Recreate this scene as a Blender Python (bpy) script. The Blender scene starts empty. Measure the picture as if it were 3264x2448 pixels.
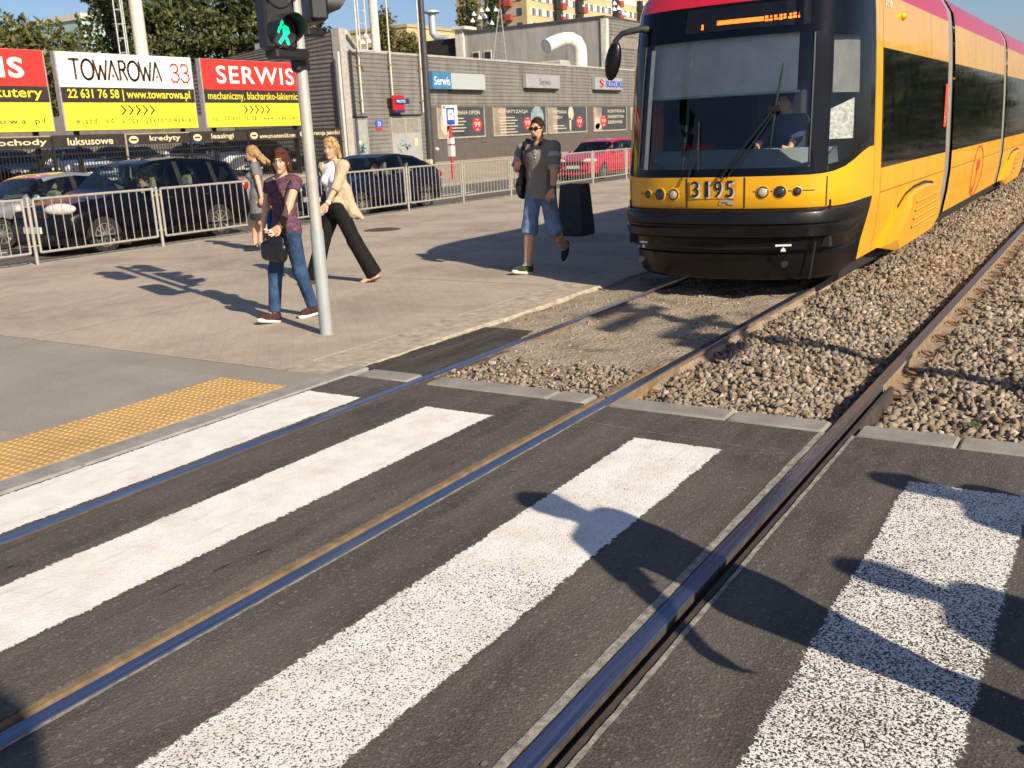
import bpy, math, random
import numpy as np
from mathutils import Vector, Matrix
random.seed(7); RNG = np.random.default_rng(11)
R = math.radians
S = bpy.context.scene
COL = S.collection
# ---------------------------------------------------------------- camera
PITCH, ROLL, YAW = R(14.5507), R(2.6623), R(32.688)
cam_d = bpy.data.cameras.new('camera'); cam = bpy.data.objects.new('camera', cam_d); COL.objects.link(cam)
fh = Vector((-math.sin(YAW), math.cos(YAW), 0)); rh = Vector((math.cos(YAW), math.sin(YAW), 0)); zz = Vector((0, 0, 1))
F = fh*math.cos(PITCH) - zz*math.sin(PITCH); U = fh*math.sin(PITCH) + zz*math.cos(PITCH)
cr, sr = math.cos(ROLL), math.sin(ROLL)
right = rh*cr - U*sr; upv = rh*sr + U*cr
mw = Matrix((right, upv, -F)).transposed().to_4x4(); mw.translation = Vector((0, 0, 1.68))
cam.matrix_world = mw
cam_d.sensor_width = 36; cam_d.lens = 3059/3264*36; cam_d.clip_start = .05; cam_d.clip_end = 3000
cam_d.dof.use_dof = True; cam_d.dof.focus_distance = 4.2; cam_d.dof.aperture_fstop = 9
S.camera = cam
# ---------------------------------------------------------------- sky, sun, exposure
SUN_AZ, SUN_EL = R(-22.5), R(31)           # measured from +X, towards -Y
W = bpy.data.worlds.new("World"); S.world = W; W.use_nodes = True
nt = W.node_tree; nt.nodes.clear()
o = nt.nodes.new('ShaderNodeOutputWorld'); bg = nt.nodes.new('ShaderNodeBackground'); sk = nt.nodes.new('ShaderNodeTexSky')
sk.sky_type = 'NISHITA'; sk.sun_disc = False; sk.sun_elevation = SUN_EL; sk.sun_rotation = R(90) - SUN_AZ
sk.air_density = 1.0; sk.dust_density = 1.0; sk.ozone_density = 6.0
bg.inputs[1].default_value = .075
tn = nt.nodes.new('ShaderNodeMix'); tn.data_type = 'RGBA'; tn.blend_type = 'MULTIPLY'; tn.inputs[0].default_value = 1; tn.inputs[7].default_value = (1.14, 1.0, .97, 1)   # reddish tint multiplied into the sky colour
nt.links.new(sk.outputs[0], tn.inputs[6]); nt.links.new(tn.outputs[2], bg.inputs[0]); nt.links.new(bg.outputs[0], o.inputs[0])
sd = bpy.data.lights.new('sun', 'SUN'); sd.energy = 5.0; sd.angle = R(.53); sd.color = (1, .88, .70)
sun = bpy.data.objects.new('sun', sd); COL.objects.link(sun)
sdir = Vector((math.cos(SUN_EL)*math.cos(SUN_AZ), math.cos(SUN_EL)*math.sin(SUN_AZ), math.sin(SUN_EL)))
sun.rotation_euler = sdir.to_track_quat('Z', 'Y').to_euler(); sun.location = sdir*60
S.view_settings.view_transform = 'Standard'; S.view_settings.look = 'None'; S.view_settings.gamma = 1
S.view_settings.use_curve_mapping = False
S.view_settings.exposure = .58
S.render.resolution_x = 1024; S.render.resolution_y = 768
S.cycles.max_bounces = 8; S.cycles.transparent_max_bounces = 12
# ---------------------------------------------------------------- materials
MATS = {}
def nodes(name):
    m = bpy.data.materials.new(name); m.use_nodes = True; t = m.node_tree
    return m, t, t.nodes['Principled BSDF'], t.nodes['Material Output']
def ramp(t, fac, stops):
    r = t.nodes.new('ShaderNodeValToRGB'); el = r.color_ramp.elements
    while len(el) < len(stops): el.new(.5)
    for e, (p, c) in zip(el, stops):
        e.position = p; e.color = (*c, 1) if len(c) == 3 else c
    t.links.new(fac, r.inputs[0]); return r
def tex(t, kind, scale, detail=4, rough=.6, vec=None, coord='Object'):
    if vec is None:
        tc = t.nodes.new('ShaderNodeTexCoord'); vec = tc.outputs[coord]
    n = t.nodes.new(kind); n.inputs['Scale'].default_value = scale
    if kind == 'ShaderNodeTexNoise':
        n.inputs['Detail'].default_value = detail; n.inputs['Roughness'].default_value = rough
    t.links.new(vec, n.inputs['Vector']); return n
def mixc(t, fac, a, b, mode='MIX'):
    n = t.nodes.new('ShaderNodeMix'); n.data_type = 'RGBA'; n.blend_type = mode
    for s, v in ((n.inputs[0], fac), (n.inputs[6], a), (n.inputs[7], b)):
        if hasattr(v, 'is_output'): t.links.new(v, s)
        else: s.default_value = v if not isinstance(v, tuple) else ((*v, 1) if len(v) == 3 else v)
    return n.outputs[2]
def math_(t, op, a, b=0.0, c=None):
    n = t.nodes.new('ShaderNodeMath'); n.operation = op
    for i, v in enumerate((a, b) if c is None else (a, b, c)):
        if hasattr(v, 'is_output'): t.links.new(v, n.inputs[i])
        else: n.inputs[i].default_value = v
    return n.outputs[0]
def bump(t, p, h, strength, dist=.01):
    b = t.nodes.new('ShaderNodeBump'); b.inputs['Strength'].default_value = strength; b.inputs['Distance'].default_value = dist
    t.links.new(h, b.inputs['Height']); t.links.new(b.outputs[0], p.inputs['Normal'])
def M(name, col, r=.6, metal=0, var=.18, sc=6, bmp=0, bs=60, coat=0, emit=0, spec=.5, col2=None):
    if name in MATS: return MATS[name]
    m, t, p, out = nodes(name)
    n = tex(t, 'ShaderNodeTexNoise', sc, 5)
    a = tuple(c*(1-var) for c in col); b = col2 or tuple(min(1, c*(1+var)) for c in col)
    rp = ramp(t, n.outputs[0], [(.3, a), (.7, b)])
    t.links.new(rp.outputs[0], p.inputs['Base Color'])
    rr = ramp(t, n.outputs[0], [(.25, (max(0, r-.08),)*3), (.75, (min(1, r+.08),)*3)]); t.links.new(rr.outputs[0], p.inputs['Roughness'])
    p.inputs['Metallic'].default_value = metal; p.inputs['Specular IOR Level'].default_value = spec
    p.inputs['Coat Weight'].default_value = coat; p.inputs['Coat Roughness'].default_value = .05
    if emit:
        p.inputs['Emission Color'].default_value = (*col, 1); p.inputs['Emission Strength'].default_value = emit
    if bmp:
        n2 = tex(t, 'ShaderNodeTexNoise', bs, 3); bump(t, p, n2.outputs[0], bmp)
    MATS[name] = m; return m
def GLASS(name, tint, refl=.08, rough=.02):
    if name in MATS: return MATS[name]
    m, t, p, out = nodes(name); t.nodes.remove(p)
    tr = t.nodes.new('ShaderNodeBsdfTransparent'); gl = t.nodes.new('ShaderNodeBsdfGlossy'); mx = t.nodes.new('ShaderNodeMixShader')
    tr.inputs[0].default_value = (*tint, 1); gl.inputs['Roughness'].default_value = rough
    lw = t.nodes.new('ShaderNodeFresnel'); lw.inputs[0].default_value = 1.45
    n = tex(t, 'ShaderNodeTexNoise', 3, 2)
    f = math_(t, 'ADD', lw.outputs[0], math_(t, 'MULTIPLY', n.outputs[0], refl))
    t.links.new(f, mx.inputs[0]); t.links.new(tr.outputs[0], mx.inputs[1]); t.links.new(gl.outputs[0], mx.inputs[2]); t.links.new(mx.outputs[0], out.inputs[0])
    MATS[name] = m; return m
# ---------------------------------------------------------------- mesh helpers
class MB:
    def __init__(s): s.v = []; s.f = []; s.m = []; s.mi = 0
    def add(s, vs, fs):
        b = len(s.v); s.v += [tuple(v) for v in vs]; s.f += [tuple(i+b for i in f) for f in fs]; s.m += [s.mi]*len(fs); return s
    def box(s, x0, x1, y0, y1, z0, z1, bev=0):
        if bev:
            b = min(bev, (x1-x0)/2.01, (y1-y0)/2.01, (z1-z0)/2.01); rings = []
            for z, i in ((z0, b), (z0+b, 0), (z1-b, 0), (z1, b)):
                X0, X1, Y0, Y1 = x0+i, x1-i, y0+i, y1-i; c = b*.7
                rings.append([(X0+c, Y0, z), (X1-c, Y0, z), (X1, Y0+c, z), (X1, Y1-c, z), (X1-c, Y1, z), (X0+c, Y1, z), (X0, Y1-c, z), (X0, Y0+c, z)])
            return s.loft(rings, True, True)
        v = [(x, y, z) for z in (z0, z1) for y in (y0, y1) for x in (x0, x1)]
        return s.add(v, [(0, 2, 3, 1), (4, 5, 7, 6), (0, 1, 5, 4), (2, 6, 7, 3), (0, 4, 6, 2), (1, 3, 7, 5)])
    def loft(s, rings, closed=True, caps=False):
        n = len(rings[0]); v = [p for r in rings for p in r]; f = []
        for i in range(len(rings)-1):
            for j in range(n if closed else n-1):
                k = (j+1) % n; f.append((i*n+j, i*n+k, (i+1)*n+k, (i+1)*n+j))
        if caps: f.append(tuple(range(n-1, -1, -1))); f.append(tuple((len(rings)-1)*n+j for j in range(n)))
        return s.add(v, f)
    def tube(s, path, rad, n=10, caps=True):
        P = [Vector(p) for p in path]; rings = []
        rr = rad if hasattr(rad, '__len__') else [rad]*len(P)
        up = None
        for i, p in enumerate(P):
            d = (P[min(i+1, len(P)-1)] - P[max(i-1, 0)]).normalized()
            if up is None: up = Vector((0, 0, 1)) if abs(d.z) < .9 else Vector((1, 0, 0))
            a = d.cross(up).normalized(); b = a.cross(d).normalized(); up = b
            rings.append([tuple(p + (a*math.cos(2*math.pi*k/n) + b*math.sin(2*math.pi*k/n))*rr[i]) for k in range(n)])
        return s.loft(rings, True, caps)
    def cyl(s, c, r, h, n=16, axis='z', r2=None):
        r2 = r if r2 is None else r2; c = Vector(c); d = {'x': Vector((1, 0, 0)), 'y': Vector((0, 1, 0)), 'z': Vector((0, 0, 1))}[axis]
        return s.tube([c, c+d*h], [r, r2], n)
    def lathe(s, prof, c, axis='z', n=24):
        rings = []
        for r, h in prof:
            ring = []
            for k in range(n):
                a = 2*math.pi*k/n; x, y = r*math.cos(a), r*math.sin(a)
                p = {'z': (x, y, h), 'x': (h, x, y), 'y': (y, h, x)}[axis]
                ring.append((c[0]+p[0], c[1]+p[1], c[2]+p[2]))
            rings.append(ring)
        return s.loft(rings, True, True)
    def prism(s, poly, n0, n1, axis='x'):
        """poly in the two other axes (y,z) / (x,z) / (x,y), extruded from n0 to n1"""
        def q(a, b, c): return {'x': (c, a, b), 'y': (a, c, b), 'z': (a, b, c)}[axis]
        n = len(poly); v = [q(a, b, n0) for a, b in poly] + [q(a, b, n1) for a, b in poly]
        f = [tuple(range(n)), tuple(range(2*n-1, n-1, -1))] + [(i, i+n, (i+1) % n+n, (i+1) % n) for i in range(n)]
        return s.add(v, f)
    def ell(s, c, r, n=14, m=9):
        rings = []
        for i in range(1, m):
            t = math.pi*i/m
            rings.append([(c[0]+r[0]*math.sin(t)*math.cos(2*math.pi*k/n), c[1]+r[1]*math.sin(t)*math.sin(2*math.pi*k/n), c[2]-r[2]*math.cos(t)) for k in range(n)])
        return s.loft(rings, True, True)
    def xf(s, mat, start=0):
        s.v[start:] = [tuple(mat @ Vector(v)) for v in s.v[start:]]; return s
    def build(s, name, mat, parent=None, smooth=False, world=True):
        me = bpy.data.meshes.new(name); off = Vector((0, 0, 0))
        if parent is not None and world:
            q = parent
            while q is not None: off += q.location; q = q.parent
        vs = [tuple(Vector(v)-off) for v in s.v] if off.length else s.v
        me.from_pydata(vs, [], s.f); me.update()
        return link(name, me, mat, parent, smooth, s.m)
def link(name, me, mat, parent=None, smooth=False, mi=None):
    ob = bpy.data.objects.new(name, me); COL.objects.link(ob)
    for m in (mat if isinstance(mat, (list, tuple)) else [mat]): me.materials.append(m)
    if mi is not None and any(mi): me.polygons.foreach_set('material_index', mi)
    import bmesh
    bm = bmesh.new(); bm.from_mesh(me); bmesh.ops.recalc_face_normals(bm, faces=bm.faces); bm.to_mesh(me); bm.free()
    if smooth:
        me.polygons.foreach_set('use_smooth', [True]*len(me.polygons))
        try: me.set_sharp_from_angle(angle=R(smooth if smooth is not True else 40))
        except Exception: pass
    if parent is not None: ob.parent = parent
    return ob
def tag(o, label=None, cat=None, group=None, kind=None):
    for k, v in (('label', label), ('category', cat), ('group', group), ('kind', kind)):
        if v: o[k] = v
    return o
def thing(name, loc, label, cat, group=None, rz=0):
    e = bpy.data.objects.new(name, None); COL.objects.link(e); e.location = loc; e.rotation_euler = (0, 0, rz); e.empty_display_size = .2
    return tag(e, label, cat, group)
def dup(root, loc, label=None, group=None, rz=None):
    def cp(o, par):
        c = o.copy(); COL.objects.link(c)
        if par is not None: c.parent = par
        for k in list(o.children): cp(k, c)
        return c
    c = cp(root, None); c.location = loc
    if rz is not None: c.rotation_euler = (0, 0, rz)
    if label: c['label'] = label
    if group: c['group'] = group
    return c
FR_X = (Vector((0, 1, 0)), Vector((0, 0, 1)), Vector((1, 0, 0)))     # faces +X, read from +X
FR_Y = (Vector((1, 0, 0)), Vector((0, 0, 1)), Vector((0, -1, 0)))    # faces -Y
def text_vf(s, bold=0, spacing=1.0):
    cu = bpy.data.curves.new('t', 'FONT'); cu.body = s; cu.offset = bold; cu.space_character = spacing; cu.resolution_u = 3
    ob = bpy.data.objects.new('t', cu); COL.objects.link(ob)
    dg = bpy.context.evaluated_depsgraph_get(); dg.update(); me = bpy.data.meshes.new_from_object(ob.evaluated_get(dg))
    v = np.array([q.co[:2] for q in me.vertices]); f = [tuple(p.vertices) for p in me.polygons]
    bpy.data.objects.remove(ob); bpy.data.curves.remove(cu); bpy.data.meshes.remove(me)
    return v, f
def lettering(mb, s, org, fr, w, h, bold=.012, spacing=1.0, shear=0):
    """text fitted in the w x h box whose lower left corner is org, on the plane of fr"""
    v, f = text_vf(s, bold, spacing); lo, hi = v.min(0), v.max(0); q = (v-lo)/(hi-lo)*np.array([w, h]); u, t, n = fr
    o = Vector(org)
    mb.add([o + u*float(a+shear*b) + t*float(b) for a, b in q], f)
def quad(mb, org, fr, x0, x1, y0, y1, d=0):
    u, t, n = fr; o = Vector(org)+n*d
    mb.add([o+u*x0+t*y0, o+u*x1+t*y0, o+u*x1+t*y1, o+u*x0+t*y1], [(0, 1, 2, 3)])
def disc(mb, org, fr, cx, cy, rx, ry, n=20, d=0):
    u, t, n_ = fr; o = Vector(org)+n_*d
    mb.add([o+u*(cx+rx*math.cos(2*math.pi*k/n))+t*(cy+ry*math.sin(2*math.pi*k/n)) for k in range(n)], [tuple(range(n))])
def strokes(mb, org, fr, segs, wd, d=0):
    """flat strokes: list of polylines in the plane"""
    u, t, n = fr; o = Vector(org)+n*d
    for pl in segs:
        for (a, b), (c, e) in zip(pl, pl[1:]):
            L = math.hypot(c-a, e-b) or 1e-6; px, py = -(e-b)/L*wd/2, (c-a)/L*wd/2; ex, ey = (c-a)/L*wd*.3, (e-b)/L*wd*.3
            mb.add([o+u*x+t*y for x, y in ((a+px-ex, b+py-ey), (a-px-ex, b-py-ey), (c-px+ex, e-py+ey), (c+px+ex, e+py+ey))], [(0, 1, 2, 3)])
# ================================================================ GROUND
def asphalt(name, base, speck=.5):
    m, t, p, out = nodes(name)
    tc = t.nodes.new('ShaderNodeTexCoord').outputs['Object']
    big = tex(t, 'ShaderNodeTexNoise', .9, 6, .65, tc); fine = tex(t, 'ShaderNodeTexNoise', 130, 3, .7, tc)
    vo = tex(t, 'ShaderNodeTexVoronoi', 95, vec=tc); vs = tex(t, 'ShaderNodeTexVoronoi', 16, vec=tc)
    a = tuple(c*.58 for c in base); b = tuple(c*1.4 for c in base)
    c1 = ramp(t, big.outputs[0], [(.3, a), (.72, b)]).outputs[0]
    c2 = ramp(t, fine.outputs[0], [(.3, (.35,)*3), (.72, (1.65,)*3)]).outputs[0]
    c = mixc(t, .85, c1, c2, 'MULTIPLY')
    mp = t.nodes.new('ShaderNodeMapping'); mp.inputs['Scale'].default_value = (3.2, .35, 1); t.links.new(tc, mp.inputs[0])
    du = tex(t, 'ShaderNodeTexNoise', 1.6, 7, .7, mp.outputs[0])
    c = mixc(t, ramp(t, du.outputs[0], [(.42, (0,)*3), (.75, (.5,)*3)]).outputs[0], c, (.17, .15, .12))
    st = ramp(t, vo.outputs['Color'], [(.72, (0,)*3), (.95, (.8*speck,)*3)]).outputs[0]
    c = mixc(t, st, c, (.26, .24, .20))
    sp = ramp(t, vs.outputs['Distance'], [(.045, (1,)*3), (.06, (0,)*3)]).outputs[0]       # stray pale grit
    sel = ramp(t, vs.outputs['Color'], [(.72, (0,)*3), (.76, (1,)*3)]).outputs[0]
    c = mixc(t, math_(t, 'MULTIPLY', math_(t, 'MULTIPLY', sp, sel), 1.6*speck), c, (.55, .52, .46))
    t.links.new(c, p.inputs['Base Color']); p.inputs['Roughness'].default_value = .78; p.inputs['Specular IOR Level'].default_value = .4
    h = math_(t, 'ADD', fine.outputs[0], math_(t, 'MULTIPLY', vo.outputs['Distance'], .8)); bump(t, p, h, .55, .006)
    return m
ASPH = asphalt('asphalt_crossing', (.070, .061, .053)); ROADM = asphalt('asphalt_road', (.10, .092, .085), .3); TARM = asphalt('tar', (.028, .024, .021), .35)
def slabs(name, base, mortar, bw, bh, off, ms=.006, rot=0, var=.2, stain=.25):
    m, t, p, out = nodes(name)
    tc = t.nodes.new('ShaderNodeTexCoord'); mp = t.nodes.new('ShaderNodeMapping'); mp.inputs['Rotation'].default_value = (0, 0, rot)
    t.links.new(tc.outputs['Object'], mp.inputs[0])
    br = t.nodes.new('ShaderNodeTexBrick'); t.links.new(mp.outputs[0], br.inputs['Vector'])
    br.inputs['Scale'].default_value = 1; br.inputs['Brick Width'].default_value = bw; br.inputs['Row Height'].default_value = bh
    br.inputs['Mortar Size'].default_value = ms; br.inputs['Mortar Smooth'].default_value = .3; br.offset = off; br.inputs['Bias'].default_value = -.2
    br.inputs['Color1'].default_value = (*[c*(1-var) for c in base], 1); br.inputs['Color2'].default_value = (*[c*(1+var) for c in base], 1); br.inputs['Mortar'].default_value = (*mortar, 1)
    n = tex(t, 'ShaderNodeTexNoise', .55, 7, .7, tc.outputs['Object']); n2 = tex(t, 'ShaderNodeTexNoise', 60, 3, .7, tc.outputs['Object'])
    c = mixc(t, 1, br.outputs['Color'], ramp(t, n.outputs[0], [(.28, (1-stain*1.6,)*3), (.55, (1,)*3), (.75, (1+stain*.6, 1+stain*.5, 1+stain*.4))]).outputs[0], 'MULTIPLY')
    c = mixc(t, .8, c, ramp(t, n2.outputs[0], [(.3, (.72,)*3), (.7, (1.22,)*3)]).outputs[0], 'MULTIPLY')
    t.links.new(c, p.inputs['Base Color']); p.inputs['Roughness'].default_value = .85
    h = math_(t, 'ADD', math_(t, 'MULTIPLY', br.outputs['Fac'], -.7), math_(t, 'MULTIPLY', n2.outputs[0], .5)); bump(t, p, h, .35, .008)
    return m
GREYP = slabs('grey_slabs', (.29, .262, .228), (.27, .242, .21), .8, .4, .5, .003, 0, .05, .16)
BEIGEP = slabs('beige_pavers', (.40, .335, .262), (.375, .312, .242), .2, .1, .5, .005, R(45), .045, .26)
FARP = slabs('far_pavement', (.36, .29, .21), (.32, .26, .19), .5, .5, 0, .01, 0, .06, .15)
GRAN = M('granite', (.37, .312, .238), .8, 0, .35, 9, .5, 160); CONC = M('concrete', (.23, .215, .19), .85, 0, .2, 5, .3, 90)
DIRT = None
def sheet(name, x0, x1, y0, y1, z, mat, parent=None, th=.12):
    mb = MB().box(x0, x1, y0, y1, z-th, z)
    return tag(mb.build(name, mat, parent, world=False), kind=None if parent else 'structure')
sheet('ground', -900, 900, -500, 1500, -.42, M('far_ground', (.17, .155, .115), .95, 0, .3, .05), th=.5)
sheet('road', -22, -15.2, -60, 260, -.12, ROADM)
mb = MB()
for i in range(-8, 26): mb.box(-18.66, -18.54, i*8, i*8+3.2, -.119, -.116)
mb.build('lane_marking', M('road_paint', (.62, .6, .55), .7), bpy.data.objects['road'], world=False)
sheet('pavement_grey', -14.98, -4.985, -30, 5.12, 0, GREYP, th=.3)
pb = sheet('pavement_beige', -14.98, -5.40, 5.125, 220, 0.001, BEIGEP, th=.3)
mb = MB()
for x0, ya, yb in ((-7.1, 5.3, 40), (-8.75, 5.3, 16), (-10.3, 5.3, 60), (-12.6, 5.3, 60)):
    y = ya
    while y < yb:
        l = random.uniform(.4, 2.2); w_ = random.uniform(.008, .02); mb.add([(x0-w_+random.uniform(-.01, .01), y, .004), (x0+w_, y, .004), (x0+w_+random.uniform(-.01, .01), y+l, .004), (x0-w_, y+l, .004)], [(0, 1, 2, 3)]); y += l+random.uniform(0, .8)
for y0 in (5.14, 9.4, 13.5, 19): mb.add([(-14.9, y0-.012, .004), (-5.5, y0-.008, .004), (-5.5, y0+.01, .004), (-14.9, y0+.012, .004)], [(0, 1, 2, 3)])
mb.build('joint_line', M('joint_pale', (.42, .36, .28), .9, 0, .3, 5), pb, world=False)
sheet('pavement_corner', -5.395, -4.985, 5.125, 5.46, 0.002, GRAN, th=.3)
mb = MB()
y = -30
while y < 220: mb.box(-15.2, -14.985, y, y+.99, -.3, .004, .015); y += 1.0
tag(mb.build('road_kerb', CONC), kind='structure')
mb = MB(); mb.add([(-24.5, -60, 0), (-22.15, -60, 0), (-22.15, 260, 0), (-24.5, 260, 0), (-30, -60, .5), (-30, 260, .5), (-75, -60, .52), (-75, 260, .52)], [(0, 1, 2, 3), (4, 0, 3, 5), (6, 4, 5, 7)])
tag(mb.build('far_pavement', FARP), kind='structure')
mb = MB()
for i in range(-40, 120): mb.box(-22.15, -22, i*2, i*2+1.98, -.3, .006, .015)
tag(mb.build('far_kerb', CONC), kind='structure')
# platform edge: granite kerb stones along the track
mb = MB(); y = 5.47
while y < 150:
    L = 1.0 + random.uniform(-.05, .12); j = random.uniform(-.012, .012); s = len(mb.v)
    mb.box(-5.395, -4.86+j, y, y+L-.012, -.3, .006+random.uniform(-.004, .006), .02); y += L
tag(mb.build('platform_kerb', GRAN, smooth=30), kind='structure')
mb = MB(); y = -30
while y < 5.4: mb.box(-4.98, -4.785, y, min(y+.995, 5.45), -.3, .006, .012); y += 1.0
tag(mb.build('crossing_kerb', M('kerb_grey', (.26, .245, .23), .85, 0, .2, 8, .5, 150)), kind='structure')
# tactile strip
mb = MB(); mb.box(-5.66, -4.99, -1.2, 4.77, -.02, .006)
for i in range(13):
    for j in range(118):
        x = -5.635+i*.0515+(0 if j % 2 else .012); y = -1.16+j*.0503; r = .0175
        mb.lathe([(r, .005), (r*.8, .0095), (r*.35, .011)], (x, y, 0), n=7)
def yel():
    m, t, p, o = nodes('tactile_yellow'); tc = t.nodes.new('ShaderNodeTexCoord').outputs['Object']
    n = tex(t, 'ShaderNodeTexNoise', 3, 6, .7, tc); sx = t.nodes.new('ShaderNodeSeparateXYZ'); t.links.new(tc, sx.inputs[0])
    top = ramp(t, math_(t, 'MULTIPLY', math_(t, 'SUBTRACT', sx.outputs[2], .006), 200), [(.1, (.42, .275, .12)), (.75, (.62, .36, .08))]).outputs[0]   # dome tops yellower than the base
    c = mixc(t, 1, top, ramp(t, n.outputs[0], [(.3, (.72, .74, .8)), (.6, (1, 1, 1))]).outputs[0], 'MULTIPLY')
    t.links.new(c, p.inputs[0]); p.inputs['Roughness'].default_value = .75; return m
tag(mb.build('tactile_strip', yel(), smooth=True), kind='structure')
# ---- crossing, cut by the rails
RAILS = [(-4.19, 1), (-2.69, -1), (-1.25, 1), (.25, -1)]
edges = [-4.765]
for x, u in RAILS: edges += ([x-.036, x+.107] if u > 0 else [x-.107, x+.036])
edges.append(9)
mb = MB()
for a, b in zip(edges[::2], edges[1::2]): mb.box(a, b, -30, 5.2, -.2, 0)
cross = tag(mb.build('tram_crossing', ASPH), kind='structure')
def paint(name, x0, x1, y1, wear_near, wear_far, ysplit):
    m, t, p, out = nodes(name)
    tc = t.nodes.new('ShaderNodeTexCoord').outputs['Object']; sx = t.nodes.new('ShaderNodeSeparateXYZ'); t.links.new(tc, sx.inputs[0])
    n = tex(t, 'ShaderNodeTexNoise', 140, 2.5, .55, tc); n3 = tex(t, 'ShaderNodeTexNoise', 2.2, 4, .6, tc); ne = tex(t, 'ShaderNodeTexNoise', 45, 4, .7, tc); nd = tex(t, 'ShaderNodeTexNoise', 5, 6, .65, tc)
    ex = math_(t, 'MINIMUM', math_(t, 'SUBTRACT', sx.outputs[0], x0), math_(t, 'SUBTRACT', x1, sx.outputs[0]))
    ed = math_(t, 'MINIMUM', ex, math_(t, 'SUBTRACT', y1, sx.outputs[1]))
    ed = math_(t, 'SUBTRACT', ed, math_(t, 'ADD', math_(t, 'MULTIPLY', ne.outputs[0], .06), math_(t, 'MULTIPLY', nd.outputs[0], .05)))
    e2 = math_(t, 'MULTIPLY', math_(t, 'ADD', ed, .042), 160)
    mr = t.nodes.new('ShaderNodeMapRange'); t.links.new(sx.outputs[1], mr.inputs[0]); mr.inputs[1].default_value = ysplit-.08; mr.inputs[2].default_value = ysplit+.08; mr.inputs[3].default_value = wear_near; mr.inputs[4].default_value = wear_far
    th = math_(t, 'ADD', mr.outputs[0], math_(t, 'MULTIPLY', math_(t, 'SUBTRACT', n3.outputs[0], .5), .12))
    w = math_(t, 'MULTIPLY', math_(t, 'SUBTRACT', n.outputs[0], th), 28)
    fac = math_(t, 'MINIMUM', math_(t, 'MAXIMUM', math_(t, 'MINIMUM', e2, w), 0), 1)
    tr = t.nodes.new('ShaderNodeBsdfTransparent'); mx = t.nodes.new('ShaderNodeMixShader')
    mp = t.nodes.new('ShaderNodeMapping'); mp.inputs['Scale'].default_value = (9, 1.3, 1); t.links.new(tc, mp.inputs[0]); sc_ = tex(t, 'ShaderNodeTexNoise', 1.3, 6, .65, mp.outputs[0])
    pc = ramp(t, nd.outputs[0], [(.3, (.66, .62, .55)), (.6, (.80, .775, .73))]).outputs[0]
    pc = mixc(t, ramp(t, sc_.outputs[0], [(.56, (0,)*3), (.74, (.42,)*3)]).outputs[0], pc, (.36, .33, .29)); t.links.new(pc, p.inputs[0]); p.inputs['Roughness'].default_value = .6
    bump(t, p, n.outputs[0], .6, .008)
    t.links.new(fac, mx.inputs[0]); t.links.new(tr.outputs[0], mx.inputs[1]); t.links.new(p.outputs[0], mx.inputs[2]); t.links.new(mx.outputs[0], out.inputs[0])
    return m
for i, (a, b, y1, wn, wf, ys) in enumerate([(-4.755, -4.235, 4.75, .22, .25, 0), (-3.72, -3.18, 4.75, .22, .25, 0), (-2.22, -1.68, 4.70, .40, .325, 2.95), (-.755, -.215, 4.62, .468, .432, 3.6), (.62, 1.14, 4.6, .4, .4, 3)]):
    mb = MB(); mb.add([(a, -6, .004), (b, -6, .004), (b, y1, .004), (a, y1, .004)], [(0, 1, 2, 3)])
    mb.build('zebra_stripe', paint('zebra_paint_%d' % i, a, b, y1, wn, wf, ys), cross, world=False)
SEAL = M('joint_sealing', (.25, .23, .195), .85, 0, .5, 26, .5, 200)
mb = MB()
for x0, x1 in ((-1.322, -1.287), (-2.652, -2.636), (-1.144, -1.125)):
    n = 160; L = []; Rr = []
    for k in range(n+1):
        y = -4+k*9.2/n; L.append((x0+random.uniform(-.002, .002), y, .003)); Rr.append((x1+random.uniform(-.002, .002), y, .003))
    mb.loft([L, Rr], False)
mb.build('joint_sealing', SEAL, cross, world=False)
mb = MB()
for (x0, y0), (x1, y1), w_ in (((-2.6, 4.86), (-1.36, 4.78), .004), ((-4.05, 4.95), (-2.85, 5.02), .003), ((-2.45, 1.2), (-1.5, 3.9), .0025)):
    n = 40; L = []; Rr = []; ox = 0
    for k in range(n+1):
        ox += random.uniform(-.008, .008); q = k/n; x = x0+(x1-x0)*q+(ox if abs(y1-y0) > abs(x1-x0) else 0); y = y0+(y1-y0)*q+(0 if abs(y1-y0) > abs(x1-x0) else ox*.5); d = w_*random.uniform(.2, 1.2)
        L.append((x-d, y-d, .0015)); Rr.append((x+d, y+d, .0015))
    mb.loft([L, Rr], False)
mb.build('crack', M('crack_dust', (.19, .17, .145), .9), cross, world=False)
mb = MB()
for _ in range(26):
    cx, cy = random.uniform(-4, -.3), random.uniform(.8, 5.0); r0 = random.uniform(.008, .02)
    if any(abs(cx-x-u*.03) < .12 for x, u in RAILS) or any(a_ < cx < b_ for a_, b_ in ((-3.75, -3.15), (-2.25, -1.65), (-.78, -.18))): continue
    mb.add([(cx+r0*random.uniform(.6, 1)*math.cos(k), cy+r0*1.3*random.uniform(.6, 1)*math.sin(k), .0052) for k in [q*6.2832/9 for q in range(9)]], [tuple(range(9))])
mb.build('gum_spot', M('gum', (.13, .12, .105), .8, 0, .3, 20), cross, world=False)
# dark tar flecks
mb = MB()
for cx, cy, l in ((-3.02, 2.42, .12), (-2.98, 2.62, .09), (-3.05, 2.2, .16), (-2.95, 3.3, .07), (-3.9, 1.75, .08), (-3.86, 2.0, .06), (-2.9, 3.9, .06)):
    pts = []
    for k in range(9):
        a = 2*math.pi*k/9; r = random.uniform(.6, 1); pts.append((cx+.010*math.sin(a)*r, cy+l/2*math.cos(a)*r, .0025))
    mb.add(pts, [tuple(range(9))])
mb.build('tar_fleck', TARM, cross, world=False)
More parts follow.
